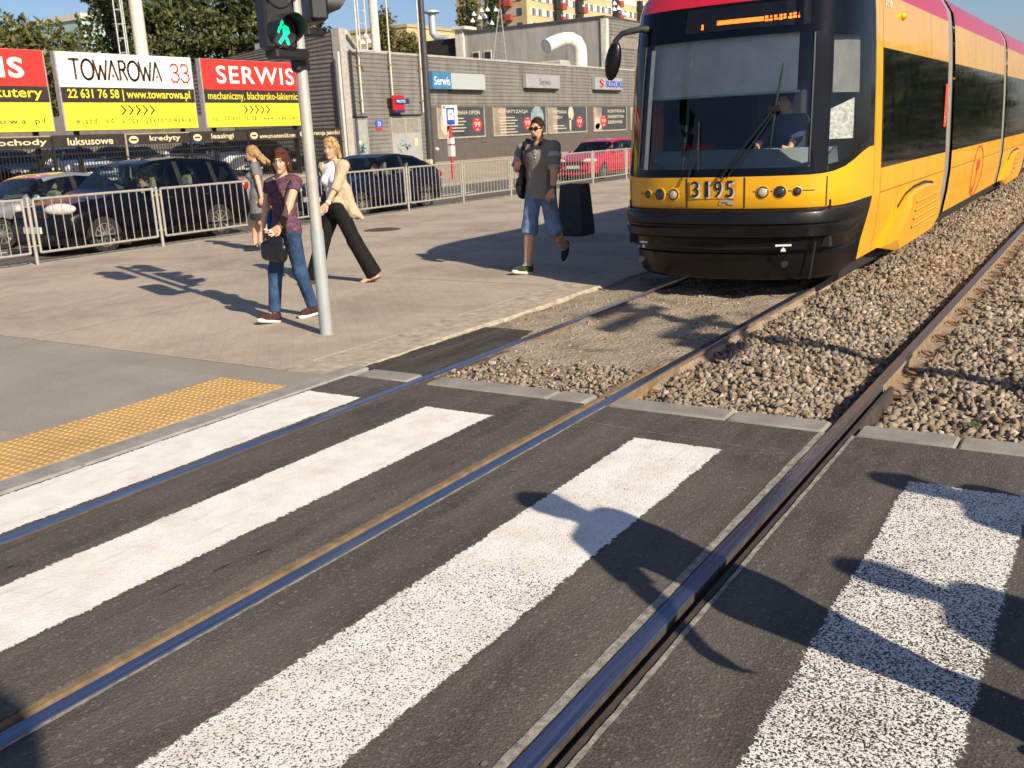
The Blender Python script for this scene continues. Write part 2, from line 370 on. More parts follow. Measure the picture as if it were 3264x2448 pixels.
# concrete edging across the track
mb = MB(); gaps = [(-4.19, 1), (-2.69, -1), (-1.25, 1), (.25, -1)]
xs = [-4.72]
for x, u in RAILS: xs += ([x-.05, x+.115] if u > 0 else [x-.115, x+.05])
xs.append(6)
for a, b in zip(xs[::2], xs[1::2]):
    c = a
    while c < b-.02:
        # joints where the photograph shows them
        e = min(b, c + (1.0 if a != -4.72 else .6)); 
        if abs(a+1.135) < .02 and c == a: e = -.62
        if abs(a+2.64) < .05 and c == a: e = -1.87
        mb.box(c+.004, e-.004, 5.205, 5.415, -.3, .008, .014); c = e
tag(mb.build('edging', CONC, smooth=30), kind='structure')
# ---- track bed
def dirt():
    m, t, p, out = nodes('track_dirt'); tc = t.nodes.new('ShaderNodeTexCoord').outputs['Object']
    n = tex(t, 'ShaderNodeTexNoise', 1.7, 7, .7, tc); n2 = tex(t, 'ShaderNodeTexNoise', 55, 4, .7, tc); v = tex(t, 'ShaderNodeTexVoronoi', 30, vec=tc)
    c = ramp(t, n.outputs[0], [(.34, (.14, .108, .076)), (.46, (.29, .23, .165)), (.7, (.38, .31, .23))]).outputs[0]
    c = mixc(t, .8, c, ramp(t, n2.outputs[0], [(.3, (.62,)*3), (.7, (1.25,)*3)]).outputs[0], 'MULTIPLY')
    t.links.new(c, p.inputs[0]); p.inputs['Roughness'].default_value = .95
    bump(t, p, math_(t, 'ADD', n2.outputs[0], v.outputs['Distance']), .7, .02); return m
DIRT = dirt()
def bedz(x, y):
    n = .012*math.sin(x*9+y*5)+.01*math.sin(x*17-y*11+1)
    if x < -4.19: return -.030+n*.6
    if x < -2.69:
        c = abs((x+3.44)/.75); return -.036+.022*c+n*.8
    if x < -1.25:
        c = (x+2.69)/1.44; return -.10+.045*math.sin(math.pi*c)-.03*c+n
    return -.125+.03*min(1, (x+1.25)/.9)+n
def grid(xa, ya):
    v = [(x, y, bedz(x, y)) for y in ya for x in xa]; n = len(xa)
    return v, [(j*n+i, j*n+i+1, (j+1)*n+i+1, (j+1)*n+i) for j in range(len(ya)-1) for i in range(n-1)]
mb = MB(); xa = [-4.87+i*.09 for i in range(122)]
mb.add(*grid(xa, [5.41+i*.09 for i in range(150)])); mb.add(*grid(xa[::5]+[xa[-1]], [18.82+i*1.5 for i in range(130)]))
tag(mb.build('track_bed', DIRT, smooth=True), kind='structure')
mb = MB(); pts = []
for k in range(40):
    s = k/39; y = 5.43+s*1.75; pts.append(((-4.87, y), (-4.245-.02*random.random()-(.5*max(0, s-.72)**1.2), y)))
mb.loft([[(a[0], a[1], -.006-.012*k/39+random.uniform(-.004, .004)) for k, (a, b) in enumerate(pts)], [(-4.55, b[1], -.002-.012*k/39+random.uniform(-.005, .005)) for k, (a, b) in enumerate(pts)], [(b[0], b[1], -.006-.012*k/39) for k, (a, b) in enumerate(pts)]], False)
tag(mb.build('tar_patch', TARM, smooth=True), kind='structure')
# ballast: thousands of loose stones, one object
def stones(name, specs, mat):
    import bmesh
    protos = []
    for k in range(11):
        bm = bmesh.new(); bmesh.ops.create_icosphere(bm, subdivisions=1, radius=1) if k % 3 == 0 else bmesh.ops.create_cube(bm, size=1.35); bmesh.ops.triangulate(bm, faces=bm.faces)
        rr = np.random.default_rng(k)
        v = np.array([q.co for q in bm.verts]); v = v*(1+rr.uniform(-.42, .30, (len(v), 1)))*np.array([1.1, rr.uniform(.55, .95), rr.uniform(.4, .75)])
        protos.append((v, np.array([[q.index for q in f.verts] for f in bm.faces]))); bm.free()
    V = []; Fc = []; b = 0
    for x, y, z, s in specs:
        v, f = protos[RNG.integers(11)]; q = RNG.normal(size=4); q /= np.linalg.norm(q); a, bb, c, d = q
        Rm = np.array([[1-2*(c*c+d*d), 2*(bb*c-d*a), 2*(bb*d+c*a)], [2*(bb*c+d*a), 1-2*(bb*bb+d*d), 2*(c*d-bb*a)], [2*(bb*d-c*a), 2*(c*d+bb*a), 1-2*(bb*bb+c*c)]])
        V.append(v @ Rm.T*s+np.array([x, y, z])); Fc.append(f+b); b += len(v)
    V = np.concatenate(V); Fc = np.concatenate(Fc); me = bpy.data.meshes.new(name)
    me.vertices.add(len(V)); me.vertices.foreach_set('co', V.ravel()); me.loops.add(Fc.size); me.loops.foreach_set('vertex_index', Fc.ravel())
    me.polygons.add(len(Fc)); me.polygons.foreach_set('loop_start', np.arange(len(Fc))*3); me.update(calc_edges=True)
    ob = bpy.data.objects.new(name, me); COL.objects.link(ob); me.materials.append(mat); ob['kind'] = 'stuff'; return ob
def stonemat():
    m, t, p, o = nodes('ballast_stone'); g = t.nodes.new('ShaderNodeNewGeometry')
    c = ramp(t, g.outputs['Random Per Island'], [(0, (.09, .07, .052)), (.2, (.195, .145, .095)), (.45, (.27, .205, .135)), (.66, (.31, .24, .175)), (.8, (.20, .175, .145)), (.93, (.37, .29, .215)), (1, (.50, .44, .36))]).outputs[0]
    n = tex(t, 'ShaderNodeTexNoise', 60, 4); c = mixc(t, .7, c, ramp(t, n.outputs[0], [(.3, (.65,)*3), (.7, (1.2,)*3)]).outputs[0], 'MULTIPLY')
    tc = t.nodes.new('ShaderNodeTexCoord').outputs['Object']; sx = t.nodes.new('ShaderNodeSeparateXYZ'); t.links.new(tc, sx.inputs[0]); big = tex(t, 'ShaderNodeTexNoise', 1.4, 5, .65, tc)
    f = 0.0
    for xr in (-2.69, -1.25): f = math_(t, 'MAXIMUM', math_(t, 'SUBTRACT', 1.0, math_(t, 'MULTIPLY', math_(t, 'ABSOLUTE', math_(t, 'SUBTRACT', sx.outputs[0], xr)), 3.2)), f)
    c = mixc(t, math_(t, 'MULTIPLY', f, .62), c, (.115, .07, .042))                     # brake dust and rust beside the rails
    c = mixc(t, ramp(t, big.outputs[0], [(.5, (0,)*3), (.75, (.5,)*3)]).outputs[0], c, (.33, .28, .215))
    t.links.new(c, p.inputs[0]); p.inputs['Roughness'].default_value = .9; return m
sp = []
def scatter(x0, x1, y0, y1, dens, s0, s1, dz=.0, keep=None, lay=.02):
    for _ in range(int((x1-x0)*(y1-y0)*dens)):
        x = RNG.uniform(x0, x1); y = RNG.uniform(y0, y1)
        if keep and RNG.random() > keep(x, y): continue
        s = RNG.uniform(s0, s1)*RNG.uniform(.75, 1.25); sp.append((x, y, bedz(x, y)+dz+RNG.uniform(0, lay), s))
def kBC(x, y): return 1 if (x > -2.55 or y < 7.5) else .45
scatter(-2.62, -1.36, 5.45, 9.5, 760, .016, .036, 0, kBC); scatter(-2.62, -1.36, 9.5, 18, 480, .018, .037); scatter(-2.62, -1.36, 18, 40, 170, .026, .045)
scatter(-1.12, 1.6, 5.45, 9, 700, .016, .038); scatter(-1.12, 1.5, 9, 20, 300, .023, .042); scatter(-1.12, 2, 20, 40, 110, .03, .05)
scatter(-4.1, -2.80, 5.45, 6.25, 900, .012, .027, 0, lambda x, y: max(0, min(1, 1.15-(y-5.45)/.75+.5*(x+3.5))))
scatter(-4.1, -2.80, 5.9, 12, 240, .007, .02, -.004, lambda x, y: .5+.5*math.sin(x*4+y*1.7), .006)
scatter(-4.82, -4.3, 7.1, 14, 160, .006, .018, -.004, None, .006)
stones('ballast', sp, stonemat())
# weeds in the ballast
mb = MB()
for cx, cy in ((-.62, 5.95), (-.60, 5.90), (-2.05, 8.4)):
    for _ in range(22):
        a = random.uniform(0, 6.28); l = random.uniform(.02, .05); x, y = cx+random.gauss(0, .025), cy+random.gauss(0, .025); z = bedz(x, y)+.03
        mb.add([(x, y, z), (x+.008*math.cos(a+1.5), y+.008*math.sin(a+1.5), z), (x+l*math.cos(a), y+l*math.sin(a), z+l*.7)], [(0, 1, 2)])
tag(mb.build('weed', M('weed_green', (.07, .13, .02), .7)), kind='stuff')
# ---- rails
def steel():
    m, t, p, o = nodes('rail_steel'); tc = t.nodes.new('ShaderNodeTexCoord').outputs['Object']
    mp = t.nodes.new('ShaderNodeMapping'); mp.inputs['Scale'].default_value = (60, 1.2, 60); t.links.new(tc, mp.inputs[0])
    n = tex(t, 'ShaderNodeTexNoise', 1, 5, .6, mp.outputs[0])
    t.links.new(ramp(t, n.outputs[0], [(.35, (.13, .16, .25)), (.65, (.24, .28, .38))]).outputs[0], p.inputs[0]); p.inputs['Metallic'].default_value = .9
    t.links.new(ramp(t, n.outputs[0], [(.3, (.2,)*3), (.75, (.38,)*3)]).outputs[0], p.inputs['Roughness']); return m
STEEL = steel(); RUST = M('rail_rust', (.17, .088, .042), .85, 0, .45, 14, .4, 80); RUSTD = M('rail_dusty', (.235, .165, .095), .85, 0, .3, 10, .3, 60)
for k, (x, u) in enumerate(RAILS):
    root = thing('rail', (x, 5, 0), ['steel tram rail nearest the platform kerb', 'steel tram rail under the right side of the yellow tram', 'steel rail in the middle of the ballast, right of the tram track', 'outermost steel rail of the second track'][k], 'rail', 'tram rails')
    top = [(-.035, -.006), (-.03, .004), (.031, .004), (.0355, -.005)]
    ye = 6.35
    mb = MB(); mb.loft([[(x+u*a, y, b) for a, b in top] for y in (-30, ye)], False); mb.loft([[(x+u*a, y, b) for a, b in top] for y in (ye, 200)], False)
    mb.build('rail_head', STEEL, root, smooth=60)
    gd = -.012 if k == 0 else -.045; low = [(.0355, -.005), (.037, gd), (.073 if k != 1 else .066, gd), (.075 if k != 1 else .068, -.003), (.098, -.003), (.10, -.02), (.10, -.2)]
    mb = MB(); mb.loft([[(x+u*a, y, b) for a, b in low] for y in (-30, ye)], False); mb.loft([[(x+u*a, y, b) for a, b in [(-.033, -.006), (-.034, -.2)]] for y in (-30, ye)], False)
    mb.add([(x+u*a, ye, b) for a, b in [(.036, -.045), (.073, -.045), (.075, -.003), (.098, -.003), (.10, -.2), (.036, -.2)]], [(0, 1, 2, 3, 4, 5)])
    mb.build('groove', (None, M('groove_tan', (.185, .125, .065), .85, 0, .35, 12), M('groove_dark', (.05, .038, .03), .85, 0, .4, 14), RUST)[k] if k else M('groove_dirt', (.075, .058, .042), .9, 0, .3, 12), root)
    web = [(-.033, -.006), (-.033, -.034), (-.012, -.046), (-.01, -.12), (-.075, -.14), (-.075, -.16)]
    mb = MB()
    for sgn in (1, -1): mb.loft([[(x+u*sgn*a, y, b) for a, b in web] for y in (5.42 if sgn > 0 else ye, 200)], False)
    mb.build('rail_web', RUSTD if k == 2 else RUST, root)
    if k in (1, 2):
        for i in range(26):
            yy = 5.9+i*.62
            if k == 2 and i == 0: continue
            mb = MB(); pth = [(x+.055+.045*math.cos(a)*.9+.02, yy+.05*math.sin(a*1.0), -.105+.03*math.sin(a*.5)) for a in [q*.5 for q in range(12)]]
            mb.tube(pth, .009, 6); mb.box(x+.05, x+.13, yy-.05, yy+.05, -.16, -.115, .01); mb.build('rail_clip', RUST, root, smooth=True)
# ================================================================ PAVEMENT FURNITURE
GALV = M('galvanised', (.37, .348, .305), .5, .25, .12, 12); 
def fence_panel(x, y0, y1, label):
    r = thing('guardrail', (x, (y0+y1)/2, 0), label, 'guardrail', 'sections of pedestrian guardrail along the road')
    mb = MB(); z0, z1 = .19, 1.03
    mb.tube([(x, y0+.09, z0), (x, y1-.09, z0)], .02, 8); mb.tube([(x, y0+.09, z1), (x, y1-.09, z1)], .022, 8)
    for y in (y0+.09, y1-.09): mb.tube([(x, y, z0), (x, y, z1)], .021, 8)
    for y, s in ((y0+.09, -1), (y1-.09, 1)):
        for z in (.3, .92): mb.tube([(x, y, z), (x, y+s*.07, z)], .011, 6)
    mb.build('frame', GALV, r, smooth=True)
    mb = MB(); n = 14
    for i in range(1, n): y = y0+.09+(y1-y0-.18)*i/n; mb.tube([(x, y, z0), (x, y, z1)], .0085, 6)
    mb.build('bars', GALV, r, smooth=True)
    po = MB().cyl((x, y0, 0), .028, 1.05, 10).build('post', GALV, r, smooth=True); MB().lathe([(.029, 1.05), (.02, 1.066), (.004, 1.07)], (x, y0, 0), n=10).build('cap', GALV, po, smooth=True); return r
FX = -14.68; ys = [6.55, 8.97, 11.41, 13.86, 16.2, 18.62, 20.95, 23.3, 25.75, 28.3, 30.8, 33.2, 35.6, 38]
near = ['in front of the silver car', 'in front of the front half of the dark SUV', 'in front of the rear half of the dark SUV', 'mostly hidden behind the woman in the floral blouse', 'beside the woman in the beige cardigan', 'in front of the tail of the dark blue car', 'with the red bus stop post behind it', 'just left of the man in sunglasses', 'behind the man in sunglasses', 'in front of the nose of the red car', 'in front of the front wheel of the red car', 'in front of the rear of the red car', 'furthest back, next to the tram windscreen']
for i, (a, b) in enumerate(zip(ys, ys[1:])):
    if near[i]: fence_panel(FX, a, b, 'barred grey guardrail '+near[i])
# bin
r = thing('litter_bin', (-7.78, 14.34, 0), 'dark green-black tapered concrete litter bin behind the man', 'bin')
mb = MB(); rings = []
for w, z in ((.225, 0), (.235, .04), (.185, .80), (.175, .84), (.12, .84), (.11, .6)): rings.append([(-7.78+sx*w, 14.34+sy*w, z) for sx, sy in ((-1, -1), (1, -1), (1, 1), (-1, 1))])
mb.loft(rings, True, True); mb.build('body', M('bin_dark', (.035, .042, .037), .75, 0, .3, 8, .4, 40), r); MB().box(-7.89, -7.67, 14.23, 14.45, .2, .62).build('liner', M('black_plastic', (.012,)*3, .5), r)
tag(MB().lathe([(.36, .002), (.36, .008), (.33, .012)], (-12.2, 14.6, 0), n=24).build('manhole_cover', M('cast_iron', (.10, .065, .05), .6, .3, .4, 20, .6, 60)), 'round rusty manhole cover set in the beige pavement', 'manhole cover')
# ---- traffic signal pole
PX, PY_ = -6.04, 6.33
r = thing('traffic_light', (PX, PY_, 0), 'grey steel pole with black signal heads showing a green walking figure', 'traffic light')
POLE = M('pole_paint', (.50, .47, .42), .38, .35, .08, 5); POLE2 = M('pole_sleeve', (.30, .33, .33), .55, .1, .1, 7)
MB().cyl((PX, PY_, .95), .05, 3.55, 24).build('pole', POLE, r, smooth=True); MB().lathe([(.058, 0), (.058, .93), (.05, .96)], (PX, PY_, 0), n=24).build('base_sleeve', POLE2, r, smooth=True)
MB().lathe([(.05, 4.5), (.03, 4.53), (.005, 4.54)], (PX, PY_, 0), n=16).build('pole_cap', POLE, r, smooth=True)
BLK = M('signal_black', (.014, .014, .015), .45, 0, .2, 8); GRN = M('signal_green', (.0, .62, .27), .5, emit=1.1); DKL = M('lens_dark', (.03, .028, .027), .18)
def head(cx, cy, z0, ax, n, name, lit=None):
    """signal head with n lenses; local +X is the way it faces, turned by ax"""
    A = Matrix.Translation((cx, cy, z0)) @ Matrix.Rotation(ax, 4, 'Z')
    h = MB(); h.box(-.08, .08, -.14, .14, 0, .30*n, .03); h.xf(A); hb = h.build(name, BLK, r, smooth=30)
    for i in range(n):
        zc = .14+.30*i
        v = MB(); v.lathe([(.124, .075), (.124, .09), (.115, .095)], (0, 0, 0), 'x', 24); v.xf(A @ Matrix.Translation((0, 0, zc))); v.build('lens_ring', BLK, hb, smooth=True)
        v = MB(); disc(v, (.097, 0, zc), FR_X, 0, 0, .115, .115, 24); v.xf(A); v.build('lens', DKL, hb)
        v = MB(); ro = []; ri = []
        for k in range(17):
            a = R(-35)+R(250)*k/16; l = .19*math.sin(max(.05, (k/16)*math.pi))**.5+.02
            ro.append(((.08, .134*math.cos(a), .134*math.sin(a)), (.08+l, .128*math.cos(a), .128*math.sin(a)))); ri.append(((.08, .129*math.cos(a), .129*math.sin(a)), (.08+l, .123*math.cos(a), .123*math.sin(a))))
        v.loft([[p[0] for p in ro], [p[1] for p in ro], [p[1] for p in ri], [p[0] for p in ri]], False); v.xf(A @ Matrix.Translation((0, 0, zc))); v.build('visor', BLK, hb, smooth=True)
        if lit and i == 0:
            g = MB(); o = (.099, 0, zc); k_ = 1.14
            disc(g, o, FR_X, -.008*k_, .062*k_, .0165*k_, .0185*k_, 14)
            strokes(g, o, FR_X, [[(x*k_, y*k_) for x, y in s_] for s_ in [[(-.015, .036), (-.036, .012)], [(-.036, .012), (-.044, -.002)], [(.012, .034), (.034, .022), (.038, -.002), (.026, -.012)], [(.004, -.028), (-.018, -.052), (-.036, -.074)], [(.008, -.028), (.022, -.052), (.032, -.082)]]], .026)
            quad(g, o, FR_X, -.006*k_, .028*k_, -.022*k_, .038*k_); g.xf(A); g.build('green_figure', GRN, hb)
    return hb
hb = head(-5.965, 6.015, 2.425, R(-15), 2, 'pedestrian_signal', True)
g = MB(); quad(g, (.0825, 0, .018), FR_X, -.04, .04, 0, .024); g.xf(Matrix.Translation((-5.965, 6.015, 2.425)) @ Matrix.Rotation(R(-15), 4, 'Z')); g.build('maker_plate', M('plate_white', (.7, .66, .6), .5), hb)
MB().box(-6.05, -5.9, 5.93, 6.31, 2.36, 2.45, .02).build('bracket', BLK, r); MB().box(-6.09, -5.99, 6.25, 6.4, 2.27, 2.39, .02).build('clamp', BLK, r)
head(-6.02, 6.53, 2.68, R(62), 3, 'tram_signal'); MB().box(-6.06, -5.94, 6.36, 6.56, 2.56, 2.625, .015).build('bracket', BLK, r)
head(-6.04, 6.62, 3.72, R(-90), 2, 'upper_signal'); head(-6.05, 6.03, 3.55, R(180), 2, 'upper_signal')
mb = MB(); ring = []
for k in range(40): a = 2*math.pi*k/40; rr = .10+.05*random.random(); ring.append((PX+rr*math.cos(a), PY_+rr*math.sin(a), .0035))
mb.add(ring, [tuple(range(40))]); mb.build('mortar_collar', M('mortar', (.36, .32, .26), .9, 0, .3, 20), r)
# ---- things to the right of the view whose shadows fall into it
r = thing('traffic_light', (2.47, -.92, 0), 'grey pole with a round-topped signal head whose shadow reaches the near rail', 'traffic light')
MB().cyl((2.47, -.92, 0), .06, 3.2, 16).build('pole', POLE, r, smooth=True); mb = MB().ell((2.47, -.92, 3.36), (.16, .16, .24)); mb.build('signal_head', BLK, r, smooth=True)
MX, MY = 4.9, 4.72
r = thing('catenary_mast', (MX, MY, 0), 'tall grey catenary mast beside the second tram track', 'mast')
MASTM = M('mast_paint', (.2, .21, .2), .6, .2); MB().cyl((MX, MY, -.2), .125, 6.1, 18, r2=.1).build('pole', MASTM, r, smooth=True)
for z, l in ((5.2, .75), (5.62, .9), (5.86, .6)): MB().box(MX-.04, MX+.04, MY-l, MY+l*.4, z-.06, z+.06).build('cross_arm', MASTM, r)
MB().box(MX-.05, MX+.05, MY-.9, MY-.35, 4.75, 5.1).build('sign_plate', MASTM, r)
# ================================================================ TRAM
TX, TY = -3.42, 9.12
YEL = M('tram_yellow', (.72, .35, .010), .33, 0, .04, 3, coat=.25); RED = M('tram_red', (.46, .012, .03), .35, 0, .06, 3, coat=.5)
TBLK = M('tram_black', (.006, .006, .0065), .34, 0, .2, 5, .05, 30, coat=.06, spec=.3); TGLB = M('tram_black_glass', (.003, .004, .006), .04, 0, .2, 4, spec=.24)
TGLASS = GLASS('tram_glass', (.86, .89, .90), .05); TGREY = M('tram_grey', (.27, .245, .205), .5, .15, .1, 6); TDARK = M('tram_underframe', (.012, .011, .01), .8)
tram = thing('tram', (TX, TY, 0), 'yellow low-floor tram with a red roof and black bumper numbered 3195', 'tram')
NA = [0, .18, .245, .45, .6, .72, .80, .83, .87, .92, .955, .978, .992, 1.0]; NB = [0, .006, .016, .05, .105, .18, .26, .305, .37, .5, .68, .9, 1.1, 1.28]
SB = [1.30, 1.62, 1.70, 2.4, 3.2, 4.2, 5.0, 5.8]
COLS = [(a, b) for a, b in zip(NA, NB)] + [(1, b) for b in SB]
def hwz(z): return float(np.interp(z, [.15, .3, .6, .9, 1.2, 2, 2.37, 2.76, 2.9, 3.05, 3.22, 3.34, 3.42, 3.45], [1.12, 1.15, 1.195, 1.222, 1.225, 1.205, 1.19, 1.165, 1.15, 1.12, 1.02, .85, .5, 0]))
def rake(z): return float(np.interp(z, [1.2, 2.43, 2.82, 3.05, 3.22, 3.34, 3.42, 3.45], [0, .2, .30, .5, .85, 1.2, 1.6, 2.0]))
def sm(x): x = max(0, min(1, x)); return x*x*(3-2*x)
TA = [(0, -.12), (.06, -.07), (.3, -.05), (.36, -.045), (.38, -.075), (.41, -.075), (.43, -.02), (.58, -.005), (.6, .02), (.62, .05), (.73, .06), (.75, .035), (.78, .035), (.80, .062), (.93, .06), (.97, .045), (.985, .0), (1, -.01)]
def zones(b):
    nose = b < 1.29; k = sm((b-.3)/.95)
    z0 = .18+.11*sm((b-.6)/.6); zA = .885+.03*k; zt = 1.19+.22*sm((b-.15)/1.05) if nose else 1.17
    zc = 2.48-.06*sm((b-.9)/.4) if nose else 2.37; zd = 2.80+.10*k
    rows = [(z0+(zA-z0)*t, off if nose else 0, 'A') for t, off in TA]
    rows += [(zA+(zt-zA)*t, 0, 'B') for t in (0.04, .5, 1)]
    rows += [(zt+(zc-zt)*t, 0, 'C') for t in (.06, .3, .5, .75, .97, 1)]
    rows += [(zc+(zd-zc)*t, 0, 'D') for t in (.5, 1)]
    rows += [(z, 0, 'E') for z in (2.93, 3.05, 3.14, 3.22, 3.34, 3.42, 3.448)]
    return rows
def tpos(sg, a, b, z, off=0):
    w = max(0, 1-b/1.3); rk = rake(z)*max(0, 1-b/1.45) if z < 2.95 else rake(z)*max(0, 1-b/5)*(1 if b < 1.3 else max(0, 1-(b-1.3)/2))
    dy = 0
    if .9 < b < 1.75 and z < .93: dy = -.26*(sm((.93-z)/.5))*(1-abs(b-1.3)/.45 if abs(b-1.3) < .45 else 0)
    wx = hwz(z)*a + off*a*w*.7
    return (TX+sg*wx, TY+b+rk-off*(1 if w > 0 else 0)*min(1, w*1.6)+dy, z)
cols = [(-1, a, b) for a, b in COLS[:0:-1]] + [(1, a, b) for a, b in COLS]
GV = []; ZN = None
for sg, a, b in cols:
    rows = zones(b); GV.append([tpos(sg, a, b, z, off) for z, off, zn in rows]); ZN = [zn for _, _, zn in rows]
parts = {}
nr = len(ZN)
for i in range(len(cols)-1):
    bm_ = (cols[i][2]+cols[i+1][2])/2; am = (cols[i][1]+cols[i+1][1])/2
    for j in range(nr-1):
        zn = ZN[j+1]
        if bm_ < 1.29:
            n = {'A': 'bumper', 'B': 'front_panel', 'D': 'front_fascia', 'E': 'roof'}.get(zn)
            if zn == 'C':
                n = 'windscreen' if am < .71 else 'pillar' if am < .82 else 'cab_window' if bm_ < 1.12 else 'pillar'
                jj = ZN[:j+1].count('C')
                if n == 'windscreen' and jj == 0: n = 'pillar'
                if n == 'cab_window' and jj in (0, 5): n = 'pillar'
        elif bm_ < 1.63: n = 'roof' if zn == 'E' else 'body'
        else: n = {'A': 'body', 'B': 'body', 'C': 'window_band', 'D': 'body', 'E': 'roof'}[zn]
        parts.setdefault(n, []).append((GV[i][j], GV[i+1][j], GV[i+1][j+1], GV[i][j+1]))
def facesobj(name, fl, mat, par, smooth=50):
    d = {}; v = []; f = []
    for q in fl:
        ix = []
        for p in q:
            k = tuple(round(c, 4) for c in p)
            if k not in d: d[k] = len(v); v.append(p)
            if d[k] not in ix: ix.append(d[k])
        if len(ix) > 2: f.append(tuple(ix))
    return MB().add(v, f).build(name, mat, par, smooth=smooth)
tm = {'bumper': TBLK, 'front_panel': YEL, 'front_fascia': TGLB, 'roof': RED, 'windscreen': TGLASS, 'pillar': TGLB, 'cab_window': TGLASS, 'body': YEL, 'window_band': TGLB}
YELU = M('tram_yellow_upper', (.74, .37, .012), .3, 0, .04, 3, coat=.75)
def upper_mat(o):
    o.data.materials.append(YELU); off = sum((q.location for q in (o, tram)), Vector())
    for p in o.data.polygons:
        if p.center.z > 2.36: p.material_index = 1
TP = {}
for n, fl in parts.items():
    if n in ('window_band', 'cab_window'):
        for sg in (-1, 1): TP[n] = facesobj(n, [q for q in fl if (q[0][0]-TX)*sg > 0], tm[n], tram)
    else: TP[n] = facesobj(n, fl, tm[n], tram)
upper_mat(TP['body'])
# following modules
zs = [.29, .45, .6, .75, .9, 1.17]; zC = [1.17, 1.5, 2, 2.37]; zD = [2.37, 2.65, 2.9]; zE = [2.9, 3.05, 3.14, 3.22, 3.34, 3.42, 3.448]
def sect(y0, y1, zl, name, mat, par, ins=0, sides=(-1, 1)):
    ny = max(1, int((y1-y0)/1.0)); fl = []
    for s in sides:
        for z, z2 in zip(zl, zl[1:]):
            for k in range(ny):
                a, b = y0+(y1-y0)*k/ny, y0+(y1-y0)*(k+1)/ny
                fl.append(((TX+s*max(0, hwz(z)-ins), a, z), (TX+s*max(0, hwz(z)-ins), b, z), (TX+s*max(0, hwz(z2)-ins), b, z2), (TX+s*max(0, hwz(z2)-ins), a, z2)))
    return facesobj(name, fl, mat, par)
for y0, y1 in ((15.52, 21.75), (22.3, 27.2), (27.75, 33.9), (34.4, 40)):
    bd = sect(y0, y1, zs, 'body', YEL, tram); sect(y0, y1, zD, 'upper_body', YELU, bd); [sect(y0, y1, zC, 'window_band', TGLB, tram, 0, (s_,)) for s_ in (-1, 1)]; sect(y0, y1, zE, 'roof', RED, tram)
    TP.setdefault('bodies', []).append(bd)
for y0, y1 in ((14.92, 15.52), (21.75, 22.3), (27.2, 27.75), (33.9, 34.4)):
    zl = zs+zC[1:]+zD[1:]+zE[1:]
    b = sect(y0, y0+.36, zl, 'articulation', TGREY, tram, .005); sect(y0+.36, y1, zl, 'bellows', TDARK, b, .03)
    sect(y1-.05, y1, [2.86, 2.9, 3.05, 3.22, 3.34, 3.44], 'roof_rib', M('tram_red_dark', (.25, .008, .015), .4), b, -.03)
MB().box(TX-1.02, TX+1.02, 10.0, 40, .1, .34).build('underframe', TDARK, tram)
MB().box(TX-1.2, TX+1.2, 39.9, 39.98, .3, 3.3).build('rear_wall', YEL, tram)
# panel seams and details on the front
def surfp(a, z, out=.004):
    sg = 1 if a >= 0 else -1; b = float(np.interp(abs(a), NA, NB)); p = tpos(sg, abs(a), b, z); return (p[0], p[1]-out, p[2])
SEAMM = M('seam', (.03, .018, .006), .8)
mb = MB()
for a in (-.225, .255, -.83, .83):
    e = .006 if abs(a) < .5 else .004
    mb.loft([[surfp(a-e, z) for z in (.895, 1.0, 1.1, 1.2+(.06 if abs(a) > .5 else -.015))], [surfp(a+e, z) for z in (.895, 1.0, 1.1, 1.2+(.06 if abs(a) > .5 else -.015))]], False)
mb.build('panel_seam', SEAMM, TP['front_panel'])
CHR = M('lamp_chrome', (.75, .72, .68), .12, .9); LENS = M('lamp_lens', (.03, .03, .035), .06, 0, .1, 3, spec=.8); WARM = M('lamp_warm', (.75, .62, .45), .15, .5)
for a, r_, lit in ((-.345, .054, 1), (-.475, .056, 0), (-.595, .04, 0), (.395, .054, 1), (.52, .056, 0), (.64, .04, 0)):
    p = Vector(surfp(a, 1.04 if a > 0 else 1.025, 0)); e = 1e-2; t = (Vector(surfp(a+e, 1.04, 0))-Vector(surfp(a-e, 1.04, 0))).normalized(); n = t.cross(Vector((0, 0, 1)))
    A = Matrix((n, t, Vector((0, 0, 1)))).transposed().to_4x4(); A.translation = p
    h = MB().lathe([(r_*1.28, -.01), (r_*1.25, .003), (r_*1.06, .006), (r_*1.0, .002), (r_*.3, .0)], (0, 0, 0), 'x', 28); h.xf(A); hl = h.build('headlight', YEL, TP['front_panel'], smooth=True)
    h = MB().lathe([(r_, .010), (r_*.9, .014), (r_*.82, .006), (r_*.5, .009)], (0, 0, 0), 'x', 28); h.xf(A); h.build('lamp_rim', LENS, hl, smooth=True)
    h = MB().lathe([(r_*.8, .010), (r_*.6, .018), (r_*.2, .022)], (0, 0, 0), 'x', 20); h.xf(A); h.build('lens', WARM if lit else LENS, hl, smooth=True)
mb = MB()
for a0, a1 in ((-.68, -.28), (.32, .76)): mb.loft([[surfp(a0+(a1-a0)*k/14, 1.028+(a0 > 0)*.014, .003) for k in range(15)], [surfp(a0+(a1-a0)*k/14, 1.038+(a0 > 0)*.014, .003) for k in range(15)]], False)
mb.build('styling_line', SEAMM, TP['front_panel'])
ZN0 = TY
WHT = M('digit_white', (.62, .60, .56), .5); BKL = M('digit_black', (.012,)*3, .5)
mb = MB(); quad(mb, (TX-.235, ZN0-.006, .985), FR_Y, 0, .47, 0, .185); mb.build('number_plate', M('tram_yellow_dull', (.62, .29, .012), .5), TP['front_panel'])
